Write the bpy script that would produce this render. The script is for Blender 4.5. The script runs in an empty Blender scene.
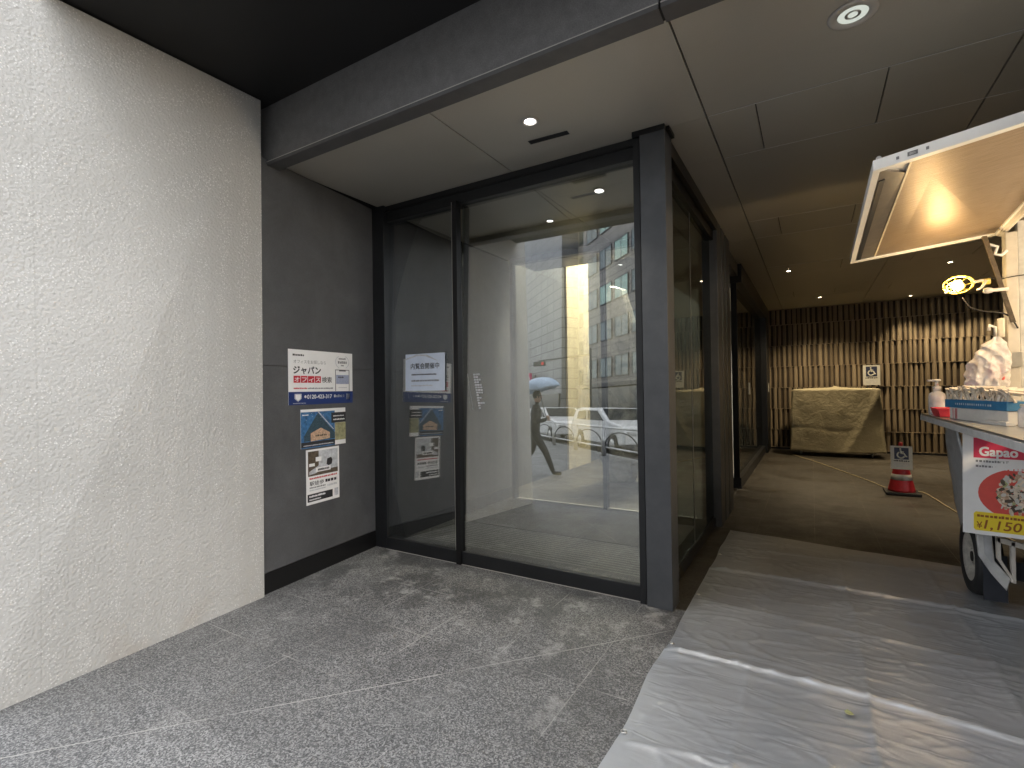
import bpy, bmesh, math, random
from mathutils import Vector, Matrix, noise
R = math.radians
rnd = random.Random(7)
S = bpy.context.scene
COL = S.collection

# ------------------------------------------------------------------ camera, sky, sun, exposure
cd = bpy.data.cameras.new('camera'); cam = bpy.data.objects.new('camera', cd); COL.objects.link(cam)
CAM_YAW, CAM_PITCH, CAM_ROLL = 0.54, 0.0098, -0.0144
_f = Vector((-math.sin(CAM_YAW)*math.cos(CAM_PITCH), math.cos(CAM_YAW)*math.cos(CAM_PITCH), math.sin(CAM_PITCH)))
_r0 = Vector((math.cos(CAM_YAW), math.sin(CAM_YAW), 0)); _u0 = _r0.cross(_f)
_c, _s = math.cos(CAM_ROLL), math.sin(CAM_ROLL)
_r = _c*_r0 + _s*_u0; _u = -_s*_r0 + _c*_u0
cam.matrix_world = Matrix(((_r.x, _u.x, -_f.x, 0), (_r.y, _u.y, -_f.y, 0), (_r.z, _u.z, -_f.z, 1.5), (0, 0, 0, 1)))
cd.sensor_width = 36; cd.lens = 36*500.05/1024; cd.clip_start = 0.02; cd.clip_end = 2000
S.camera = cam

w = bpy.data.worlds.new('World'); S.world = w; w.use_nodes = True
nt = w.node_tree; bg = nt.nodes['Background']
sky = nt.nodes.new('ShaderNodeTexSky'); sky.sky_type = 'NISHITA'; sky.sun_disc = False
SUN_EL, SUN_AZ = 56, 150            # azimuth clockwise from +Y
sky.sun_elevation = R(SUN_EL); sky.sun_rotation = R(SUN_AZ); sky.dust_density = 1.5; sky.air_density = 1.0
hs = nt.nodes.new('ShaderNodeHueSaturation'); hs.inputs['Saturation'].default_value = 0.22
nt.links.new(sky.outputs[0], hs.inputs['Color']); nt.links.new(hs.outputs[0], bg.inputs[0])
bg.inputs[1].default_value = 0.15
sl = bpy.data.lights.new('sun', 'SUN'); so = bpy.data.objects.new('sun', sl); COL.objects.link(so)
sl.energy = 0.5; sl.angle = R(150); sl.color = (1, 1, 1)
_d = Vector((math.sin(R(SUN_AZ))*math.cos(R(SUN_EL)), math.cos(R(SUN_AZ))*math.cos(R(SUN_EL)), math.sin(R(SUN_EL))))
so.rotation_euler = _d.to_track_quat('Z', 'Y').to_euler(); so.location = (6, -10, 30)
S.view_settings.view_transform = 'Standard'; S.view_settings.look = 'None'
S.view_settings.gamma = 1; S.view_settings.use_curve_mapping = False
S.view_settings.exposure = 2.22
S.cycles.max_bounces = 10; S.cycles.diffuse_bounces = 6; S.cycles.glossy_bounces = 6
S.cycles.transparent_max_bounces = 16; S.cycles.sample_clamp_indirect = 6
S.cycles.use_denoising = True; S.cycles.caustics_reflective = False; S.cycles.caustics_refractive = False

# ------------------------------------------------------------------ materials
class NG:
    def __init__(s, m): s.t = m.node_tree
    def n(s, typ, **kw):
        nd = s.t.nodes.new('ShaderNode'+typ)
        for k, v in kw.items():
            if k.startswith('p_'): setattr(nd, k[2:], v); continue
            key = int(k[1:]) if k[0] == 'i' and k[1:].isdigit() else k.replace('_', ' ')
            inp = nd.inputs[key]
            if isinstance(v, tuple) and len(v) == 2 and hasattr(v[0], 'outputs'): s.t.links.new(v[0].outputs[v[1]], inp)
            elif hasattr(v, 'outputs'): s.t.links.new(v.outputs[0], inp)
            else: inp.default_value = v
        return nd
    def m(s, op, a, b=None, c=None):
        kw = {'p_operation': op, 'i0': a}
        if b is not None: kw['i1'] = b
        if c is not None: kw['i2'] = c
        return s.n('Math', **kw)
    def ramp(s, fac, stops):
        r = s.n('ValToRGB', Fac=fac); e = r.color_ramp.elements
        while len(e) < len(stops): e.new(.5)
        for q, (p, c) in zip(e, stops): q.position = p; q.color = c if len(c) == 4 else (*c, 1)
        return r
    def mix(s, fac, a, b, mode='MIX'):
        nd = s.t.nodes.new('ShaderNodeMix'); nd.data_type = 'RGBA'; nd.blend_type = mode
        for i, v in ((0, fac), (6, a), (7, b)):
            if hasattr(v, 'outputs'):
                o = v.outputs[2] if v.bl_idname == 'ShaderNodeMix' else v.outputs[0]
                s.t.links.new(o, nd.inputs[i])
            elif i == 0: nd.inputs[i].default_value = v
            else: nd.inputs[i].default_value = (*v, 1) if len(v) == 3 else v
        return nd
    def link(s, a, b, o=None):
        if o is None: o = 2 if a.bl_idname == 'ShaderNodeMix' else 0
        s.t.links.new(a.outputs[o], b)
MATS = {}
def base(name):
    m = bpy.data.materials.new(name); m.use_nodes = True; MATS[name] = m
    return m, NG(m), m.node_tree.nodes['Principled BSDF']
def mat(name, col, rough=.5, metal=0, var=.12, scale=6, bump=0, bscale=60, spec=None, emit=None, estr=0):
    m, g, p = base(name)
    tc = g.n('TexCoord')
    p.inputs['Roughness'].default_value = rough; p.inputs['Metallic'].default_value = metal
    if spec is not None: p.inputs['Specular IOR Level'].default_value = spec
    if var:
        nz = g.n('TexNoise', Vector=(tc, 'Object'), Scale=scale, Detail=5.0, Roughness=.6)
        lo = tuple(c*(1-var) for c in col); hi = tuple(min(1, c*(1+var)) for c in col)
        r = g.ramp(nz, [(.3, lo), (.7, hi)]); g.link(r, p.inputs['Base Color'])
    else: p.inputs['Base Color'].default_value = (*col, 1)
    if bump:
        n2 = g.n('TexNoise', Vector=(tc, 'Object'), Scale=bscale, Detail=4.0)
        b = g.n('Bump', Strength=bump, Distance=.01, Height=n2); g.link(b, p.inputs['Normal'])
    if emit: p.inputs['Emission Color'].default_value = (*emit, 1); p.inputs['Emission Strength'].default_value = estr
    return m

M = MATS
mat('black_metal', (.007, .007, .008), .38, .2, .15, 8)
mat('frame_metal', (.018, .019, .021), .42, .2, .12, 12, .04, 300)
mat('column_metal', (.085, .089, .097), .45, .3, .12, 9, .05, 300)
mat('dark_rubber', (.015, .015, .016), .7, 0, .2, 30, .2, 120)
mat('baseboard_black', (.005, .005, .0055), .4, 0, .15, 8)
mat('soffit_black', (.003, .003, .0034), .6, 0, .1, 5)
mat('lip_metal', (.13, .128, .128), .42, .3, .1, 10)
mat('steel', (.55, .55, .54), .3, .85, .08, 20)
mat('rim_metal', (.62, .59, .53), .45, .3, .25, 25)
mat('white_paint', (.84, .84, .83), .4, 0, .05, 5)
mat('dirty_white_paint', (.55, .55, .54), .42, 0, .16, 14)
mat('cream_paint', (.58, .54, .48), .5, 0, .12, 8)
mat('grey_cover', (.50, .51, .52), .45, .25, .14, 14, .4, 22)
mat('mud_flap', (.022, .025, .034), .5, 0, .15, 20)
mat('paper_white', (.86, .86, .86), .45, 0, .03, 10)
mat('paper_bluewhite', (.66, .73, .86), .4, 0, .06, 14)
mat('navy', (.012, .035, .16), .45, 0, .06, 10)
mat('sign_navy', (.03, .04, .09), .45, 0, .08, 10)
mat('ink', (.025, .025, .028), .5, 0, 0)
mat('ink_grey', (.22, .22, .23), .5, 0, 0)
mat('ink_light', (.55, .56, .60), .5, 0, .25, 40)
mat('red_ink', (.55, .02, .04), .5, 0, 0)
mat('pink_red', (.66, .045, .10), .45, 0, .06, 12)
mat('coral', (.70, .10, .08), .45, 0, .08, 12)
mat('yellow_ink', (.86, .66, .04), .45, 0, .05, 12)
mat('brown_ink', (.30, .10, .02), .5, 0, 0)
mat('phone_screen', (.34, .38, .52), .35, 0, .15, 60)
mat('dusk_blue', (.05, .16, .34), .4, 0, .5, 30)
mat('tower_glass', (.04, .075, .10), .35, 0, .4, 90)
mat('warm_window', (.55, .38, .26), .4, 0, .4, 70)
mat('khaki_photo', (.33, .32, .18), .4, 0, .35, 30)
mat('photo_pale', (.55, .57, .60), .4, 0, .3, 25)
mat('photo_brown', (.10, .075, .05), .4, 0, .5, 30)
mat('cone_red', (.50, .025, .035), .45, 0, .12, 20)
mat('cone_white', (.62, .60, .56), .45, 0, .1, 20)
mat('plate_white', (.60, .60, .56), .5, 0, .06, 20)
mat('cord_cream', (.55, .47, .30), .5, 0, 0)
mat('basket_red', (.72, .05, .07), .4, 0, .1, 30)
mat('blue_carton', (.045, .19, .36), .5, 0, .1, 20)
mat('white_carton', (.72, .68, .62), .55, 0, .08, 20)
mat('pink_stripe', (.55, .22, .22), .5, 0, .1, 20)
mat('chopstick_paper', (.72, .62, .50), .5, 0, .25, 35, .3, 60)
mat('pump_white', (.80, .76, .70), .35, 0, .03, 10)
mat('lamp_yellow', (.72, .55, .10), .4, 0, .1, 20)
mat('beige_plastic', (.70, .62, .48), .4, 0, .1, 20)
mat('rib_backing', (.05, .036, .024), .6, 0, .2, 5)
mat('cable_black', (.02, .018, .016), .5, 0, 0)
mat('switch_plate', (.55, .55, .52), .4, 0, .05, 20)
mat('vent_dark', (.008, .008, .008), .6, 0, .1, 20)
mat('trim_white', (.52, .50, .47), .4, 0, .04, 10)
mat('sticker_blue', (.09, .22, .42), .4, 0, .1, 30)
mat('asphalt', (.05, .05, .052), .6, 0, .25, 12, .3, 200)
mat('pavement', (.20, .20, .195), .6, 0, .2, 5, .2, 120)
mat('kerb_stone', (.32, .32, .31), .6, 0, .15, 8)
mat('concrete_beige', (.33, .30, .26), .7, 0, .12, 2)
mat('car_white', (.78, .78, .77), .25, 0, .03, 4)
mat('car_glass', (.02, .025, .03), .08, 0, 0)
mat('window_glass', (.09, .13, .13), .08, 0, .3, .8)
mat('window_mint', (.30, .48, .40), .12, 0, .2, .8)
mat('steel_dark', (.03, .03, .035), .4, .5, .1, 10)
mat('banner_pink', (.62, .04, .16), .5, 0, .08, 6)
mat('skin', (.50, .32, .24), .5, 0, .05, 20)
mat('suit_black', (.014, .014, .016), .7, 0, .2, 30)
mat('shirt_white', (.72, .72, .74), .6, 0, .05, 20)
mat('hair_black', (.012, .010, .009), .5, 0, .2, 60)
mat('umbrella_cloth', (.46, .60, .78), .45, 0, .12, 5)
mat('lobby_wall', (.10, .10, .10), .5, 0, .15, 4)
mat('lobby_yellow', (.70, .60, .42), .5, 0, .14, 5)
mat('leaf_green', (.40, .42, .20), .5, 0, .15, 40)
mat('signal_dark', (.03, .03, .03), .5, 0, .1, 10)
mat('lens_red', (.35, .01, .01), .3, 0, 0, emit=(1, .05, .03), estr=.15)
mat('lens_off', (.05, .06, .05), .3, 0, 0)
mat('light_on', (.9, .9, .9), .4, 0, 0, emit=(1, .97, .92), estr=4)
mat('light_dim', (.55, .58, .54), .35, 0, 0, emit=(.92, 1, .9), estr=.12)
mat('light_warm', (.9, .85, .7), .4, 0, 0, emit=(1, .82, .55), estr=9)
mat('bulb_warm', (.9, .8, .5), .3, 0, 0, emit=(1, .76, .30), estr=7)
mat('film_grey', (.19, .175, .165), .38, .35, .12, 18)

def mk_concrete():
    m, g, p = base('textured_concrete'); tc = g.n('TexCoord')
    n1 = g.n('TexNoise', Vector=(tc, 'Object'), Scale=1.2, Detail=4.0)
    r1 = g.ramp(n1, [(.3, (.455, .448, .425)), (.7, (.525, .518, .495))])
    v = g.n('TexVoronoi', Vector=(tc, 'Object'), Scale=80.0)
    chips = g.m('LESS_THAN', v, .30)
    rndm = g.n('SeparateColor', Color=(v, 'Color'))
    pick = g.m('MULTIPLY', chips, g.m('GREATER_THAN', rndm, .52))
    c1 = g.mix(pick, r1, (.68, .67, .645))
    v2 = g.n('TexVoronoi', Vector=(tc, 'Object'), Scale=34.0)
    rs = g.n('SeparateColor', Color=(v2, 'Color'))
    pit = g.m('MULTIPLY', g.m('LESS_THAN', v2, .10), g.m('GREATER_THAN', rs, .80))
    c2 = g.mix(g.m('MULTIPLY', pit, .65), c1, (.25, .24, .22))
    # a faint panel seam and rusty stain near the floor
    sx = g.n('SeparateXYZ', Vector=(tc, 'Object'))
    seam = g.m('LESS_THAN', g.m('ABSOLUTE', g.m('SUBTRACT', (sx, 'Y'), .945)), .004)
    c3 = g.mix(g.m('MULTIPLY', seam, .3), c2, (.36, .355, .33))
    n3 = g.n('TexNoise', Vector=(tc, 'Object'), Scale=3.5, Detail=5.0)
    low = g.n('MapRange', Value=(sx, 'Z'), From_Min=.28, From_Max=0.0)
    st = g.m('MULTIPLY', low, g.n('MapRange', Value=n3, From_Min=.46, From_Max=.62))
    c4 = g.mix(g.m('MULTIPLY', st, .3), c3, (.36, .28, .20))
    g.link(c4, p.inputs['Base Color'])
    n2 = g.n('TexNoise', Vector=(tc, 'Object'), Scale=110.0, Detail=5.0, Roughness=.7)
    vs_ = g.n('TexVoronoi', Vector=(tc, 'Object'), Scale=66.0, p_feature='SMOOTH_F1')
    h = g.m('ADD', g.m('MULTIPLY', n2, .8), g.m('MULTIPLY', pick, .5)); h = g.m('SUBTRACT', h, pit); h = g.m('SUBTRACT', h, g.m('MULTIPLY', vs_, .9))
    b = g.n('Bump', Strength=.62, Distance=.009, Height=h); g.link(b, p.inputs['Normal'])
    g.link(g.m('SUBTRACT', .72, g.m('MULTIPLY', pick, .4)), p.inputs['Roughness'])
mk_concrete()

def mk_panel(name, lo, hi, sc=2.2, rough=.5, metal=.1, fine=.1):
    m, g, p = base(name); tc = g.n('TexCoord')
    n1 = g.n('TexNoise', Vector=(tc, 'Object'), Scale=sc, Detail=7.0, Roughness=.68, Distortion=.4)
    r1 = g.ramp(n1, [(.3, lo), (.7, hi)])
    n2 = g.n('TexNoise', Vector=(tc, 'Object'), Scale=140.0, Detail=3.0)
    c = g.mix(fine, r1, n2, 'OVERLAY'); g.link(c, p.inputs['Base Color'])
    p.inputs['Metallic'].default_value = metal
    rr = g.n('MapRange', Value=n1, From_Min=.3, From_Max=.7, To_Min=rough-.07, To_Max=rough+.07); g.link(rr, p.inputs['Roughness'])
    b = g.n('Bump', Strength=.12, Distance=.004, Height=n2); g.link(b, p.inputs['Normal'])
mk_panel('grey_panel', (.075, .077, .081), (.122, .124, .13), 2.4, .48, .15, .25)
mk_panel('fascia_panel', (.145, .142, .142), (.205, .202, .202), 13, .5, .15, .45)
mk_panel('ceiling_metal', (.47, .45, .395), (.52, .495, .44), 1.2, .36, .15, .06)
mk_panel('brown_recess', (.05, .04, .03), (.07, .055, .04), 3, .5, 0, .1)

def mk_granite(name, ca, cb, cc, joint, jx=-3.09, jy=1.78, mx=.515, my=.56, wet=True, diag=True, jlo=.06, jhi=.85):
    m, g, p = base(name); tc = g.n('TexCoord'); V = (tc, 'Object')
    v = g.n('TexVoronoi', Vector=V, Scale=165.0); sp = g.n('SeparateColor', Color=(v, 'Color'))
    n0 = g.n('TexNoise', Vector=V, Scale=95.0, Detail=4.0, Roughness=.75)
    mixn = g.m('ADD', g.m('MULTIPLY', sp, .45), g.m('MULTIPLY', n0, .75))
    r = g.ramp(mixn, [(.33, ca), (.58, cb), (.82, cc)])
    sx = g.n('SeparateXYZ', Vector=V)
    # each slab a slightly different tone
    ix = g.m('FLOOR', g.m('DIVIDE', g.m('SUBTRACT', (sx, 'X'), jx), mx)); iy = g.m('FLOOR', g.m('DIVIDE', g.m('SUBTRACT', (sx, 'Y'), jy), my))
    cv = g.n('CombineXYZ', X=ix, Y=iy); wn = g.n('TexWhiteNoise', Vector=cv)
    tone = g.n('MapRange', Value=wn, To_Min=.88, To_Max=1.10)
    c = g.mix(1.0, r, tone, 'MULTIPLY')
    n1 = g.n('TexNoise', Vector=V, Scale=1.7, Detail=6.0, Roughness=.7)
    if wet:
        # damp patches and pale mineral bloom near the door
        damp = g.n('MapRange', Value=n1, From_Min=.48, From_Max=.55)
        ny = g.n('MapRange', Value=(sx, 'Y'), From_Min=1.4, From_Max=2.9)
        dk = g.m('MULTIPLY', g.m('MULTIPLY', damp, ny), .55)
        c = g.mix(dk, c, (.035, .036, .038))
        n2 = g.n('TexNoise', Vector=V, Scale=4.0, Detail=9.0, Roughness=.78)
        bl = g.m('MULTIPLY', g.n('MapRange', Value=n2, From_Min=.54, From_Max=.62), ny)
        c = g.mix(g.m('MULTIPLY', bl, .75), c, (.40, .40, .39))
    fx = g.m('ABSOLUTE', g.m('SUBTRACT', g.m('FRACT', g.m('ADD', g.m('DIVIDE', g.m('SUBTRACT', (sx, 'X'), jx), mx), 100.5)), .5))
    fy = g.m('ABSOLUTE', g.m('SUBTRACT', g.m('FRACT', g.m('ADD', g.m('DIVIDE', g.m('SUBTRACT', (sx, 'Y'), jy), my), 100.5)), .5))
    jm = g.m('MAXIMUM', g.m('LESS_THAN', g.m('MULTIPLY', fx, mx), .0024), g.m('LESS_THAN', g.m('MULTIPLY', fy, my), .0024))
    n4 = g.n('TexNoise', Vector=V, Scale=2.6, Detail=4.0)
    jv = g.n('MapRange', Value=n4, From_Min=.46, From_Max=.62, To_Min=jlo, To_Max=jhi)
    jm = g.m('MULTIPLY', jm, jv)
    if diag:
        dd = g.m('ABSOLUTE', g.m('SUBTRACT', g.m('MULTIPLY', g.m('ADD', (sx, 'X'), 2.825), .7535), g.m('MULTIPLY', g.m('SUBTRACT', (sx, 'Y'), .786), .6574)))
        dm = g.m('MULTIPLY', g.m('LESS_THAN', dd, .0028), g.n('MapRange', Value=n4, From_Min=.35, From_Max=.5, To_Min=.3, To_Max=1.0))
        jm = g.m('MAXIMUM', jm, dm)
    c = g.mix(jm, c, joint); g.link(c, p.inputs['Base Color'])
    rg = g.n('MapRange', Value=n1, From_Min=.4, From_Max=.62, To_Min=.62, To_Max=.36); g.link(rg, p.inputs['Roughness'])
    h = g.m('SUBTRACT', mixn, g.m('MULTIPLY', jm, .6))
    b = g.n('Bump', Strength=.28, Distance=.004, Height=h); g.link(b, p.inputs['Normal'])
mk_granite('granite', (.045, .047, .049), (.122, .124, .126), (.33, .33, .325), (.40, .395, .375))
mk_granite('passage_tile', (.024, .020, .015), (.043, .037, .029), (.075, .066, .053), (.20, .18, .15), wet=False, diag=False, jlo=.4, jhi=1.0)

def mk_silver():
    m, g, p = base('silver_sheet'); tc = g.n('TexCoord'); V = (tc, 'Object')
    n = g.n('TexNoise', Vector=V, Scale=2.0, Detail=5.0)
    r = g.ramp(n, [(.3, (.42, .445, .48)), (.7, (.52, .545, .58))]); g.link(r, p.inputs['Base Color'])
    p.inputs['Metallic'].default_value = .5; p.inputs['Roughness'].default_value = .30
    mp = g.n('Mapping', Vector=V, Scale=(2.6, 10, 5), Rotation=(0, 0, .12)); n2 = g.n('TexNoise', Vector=mp, Scale=1.5, Detail=7.0, Roughness=.6, Distortion=1.4, p_noise_type='RIDGED_MULTIFRACTAL')
    wv = g.n('TexWave', Vector=V, Scale=95.0, p_bands_direction='X'); wv2 = g.n('TexWave', Vector=V, Scale=95.0, p_bands_direction='Y')
    h = g.m('ADD', n2, g.m('MULTIPLY', g.m('ADD', wv, wv2), .035))
    b = g.n('Bump', Strength=.35, Distance=.012, Height=h); g.link(b, p.inputs['Normal'])
mk_silver()

def mk_brushed():
    m, g, p = base('brushed_aluminium'); tc = g.n('TexCoord')
    mp = g.n('Mapping', Vector=(tc, 'Object'), Scale=(6, 90, 6)); n = g.n('TexNoise', Vector=mp, Scale=2.0, Detail=6.0)
    r = g.ramp(n, [(.3, (.24, .18, .13)), (.7, (.33, .26, .195))]); g.link(r, p.inputs['Base Color'])
    p.inputs['Metallic'].default_value = .5; p.inputs['Roughness'].default_value = .42
    b = g.n('Bump', Strength=.35, Distance=.006, Height=n); g.link(b, p.inputs['Normal'])
mk_brushed()

def mk_rib():
    m, g, p = base('rib_ceramic'); tc = g.n('TexCoord'); V = (tc, 'Object')
    n = g.n('TexNoise', Vector=V, Scale=2.2, Detail=6.0, Roughness=.7)
    gi = g.n('NewGeometry'); rr = g.m('MULTIPLY', (gi, 'Random Per Island'), .5)
    f = g.m('ADD', g.m('MULTIPLY', n, .6), rr)
    r = g.ramp(f, [(.25, (.17, .132, .088)), (.75, (.31, .252, .175))]); g.link(r, p.inputs['Base Color'])
    p.inputs['Roughness'].default_value = .38
    n2 = g.n('TexNoise', Vector=V, Scale=60.0, Detail=4.0); b = g.n('Bump', Strength=.2, Distance=.006, Height=n2); g.link(b, p.inputs['Normal'])
mk_rib()

def mk_cloth():
    m, g, p = base('cream_cloth'); tc = g.n('TexCoord'); V = (tc, 'Object')
    n = g.n('TexNoise', Vector=V, Scale=3.0, Detail=4.0)
    r = g.ramp(n, [(.3, (.40, .355, .235)), (.7, (.50, .445, .30))]); g.link(r, p.inputs['Base Color'])
    p.inputs['Roughness'].default_value = .6
    n2 = g.n('TexNoise', Vector=V, Scale=9.0, Detail=8.0, Roughness=.72, Distortion=.8); b = g.n('Bump', Strength=.8, Distance=.035, Height=n2); g.link(b, p.inputs['Normal'])
mk_cloth()

def mk_marble():
    m, g, p = base('pale_marble'); tc = g.n('TexCoord'); V = (tc, 'Object')
    n = g.n('TexNoise', Vector=V, Scale=1.3, Detail=8.0, Roughness=.7, Distortion=1.6)
    r = g.ramp(n, [(.36, (.10, .095, .085)), (.47, (.50, .47, .41)), (.56, (.76, .72, .64)), (.66, (.30, .27, .22))]); g.link(r, p.inputs['Base Color'])
    p.inputs['Roughness'].default_value = .35
mk_marble()

def mk_mat():
    m, g, p = base('ribbed_mat'); tc = g.n('TexCoord'); V = (tc, 'Object')
    sx = g.n('SeparateXYZ', Vector=V); fr = g.m('FRACT', g.m('MULTIPLY', (sx, 'Y'), 19.0)); st = g.m('GREATER_THAN', fr, .66)
    n = g.n('TexNoise', Vector=V, Scale=4.0, Detail=5.0)
    c = g.mix(st, g.ramp(n, [(.3, (.03, .03, .03)), (.7, (.07, .07, .068))]), (.26, .26, .25)); g.link(c, p.inputs['Base Color'])
    p.inputs['Roughness'].default_value = .5
    b = g.n('Bump', Strength=.5, Distance=.005, Height=st); g.link(b, p.inputs['Normal'])
mk_mat()

def mk_glass(name, refl, tint, fk=.7):
    m = bpy.data.materials.new(name); m.use_nodes = True; M[name] = m; g = NG(m); t = m.node_tree; t.nodes.clear()
    tr = g.n('BsdfTransparent', Color=(*tint, 1)); gl = g.n('BsdfGlossy', Color=(.96, .98, 1, 1), Roughness=0.0)
    lw = g.n('LayerWeight', Blend=.30)
    f = g.m('ADD', g.m('MULTIPLY', (lw, 'Fresnel'), fk), refl)
    mx = g.n('MixShader', Fac=g.m('MINIMUM', f, .9)); t.links.new(tr.outputs[0], mx.inputs[1]); t.links.new(gl.outputs[0], mx.inputs[2])
    o = g.n('OutputMaterial'); t.links.new(mx.outputs[0], o.inputs[0])
mk_glass('door_glass', .20, (.80, .82, .80))
mk_glass('side_glass', .10, (.38, .40, .38), .35)
mk_glass('dark_glass', .10, (.35, .34, .30), .6)
mk_glass('inner_glass', .10, (.85, .86, .85))

def mk_film():
    m = bpy.data.materials.new('clear_plastic'); m.use_nodes = True; M['clear_plastic'] = m; g = NG(m); t = m.node_tree
    p = t.nodes['Principled BSDF']; p.inputs['Base Color'].default_value = (.80, .76, .74, 1); p.inputs['Roughness'].default_value = .25
    tr = g.n('BsdfTransparent'); tc = g.n('TexCoord'); n = g.n('TexNoise', Vector=(tc, 'Object'), Scale=14.0, Detail=4.0)
    f = g.n('MapRange', Value=n, From_Min=.3, From_Max=.7, To_Min=.5, To_Max=.9)
    mx = g.n('MixShader', Fac=f); t.links.new(tr.outputs[0], mx.inputs[1]); t.links.new(p.outputs[0], mx.inputs[2])
    t.links.new(mx.outputs[0], t.nodes['Material Output'].inputs[0])
    b = g.n('Bump', Strength=.6, Distance=.02, Height=n); g.link(b, p.inputs['Normal'])
mk_film()

def mk_tilefacade(name, c1, c2, cm, bw, bh):
    m, g, p = base(name); tc = g.n('TexCoord')
    br = g.n('TexBrick', Vector=(tc, 'Object'), Color1=(*c1, 1), Color2=(*c2, 1), Mortar=(*cm, 1), Scale=1.0, Mortar_Size=.05, Brick_Width=bw, Row_Height=bh, p_offset=0.0)
    n = g.n('TexNoise', Vector=(tc, 'Object'), Scale=.35, Detail=4.0)
    c = g.mix(.3, br, n, 'SOFT_LIGHT'); g.link(c, p.inputs['Base Color']); p.inputs['Roughness'].default_value = .45
mk_tilefacade('facade_grey', (.22, .22, .225), (.27, .27, .27), (.07, .07, .07), 2.4, 1.2)
mk_tilefacade('facade_beige', (.17, .155, .14), (.21, .19, .17), (.08, .07, .06), 1.6, .8)

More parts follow.
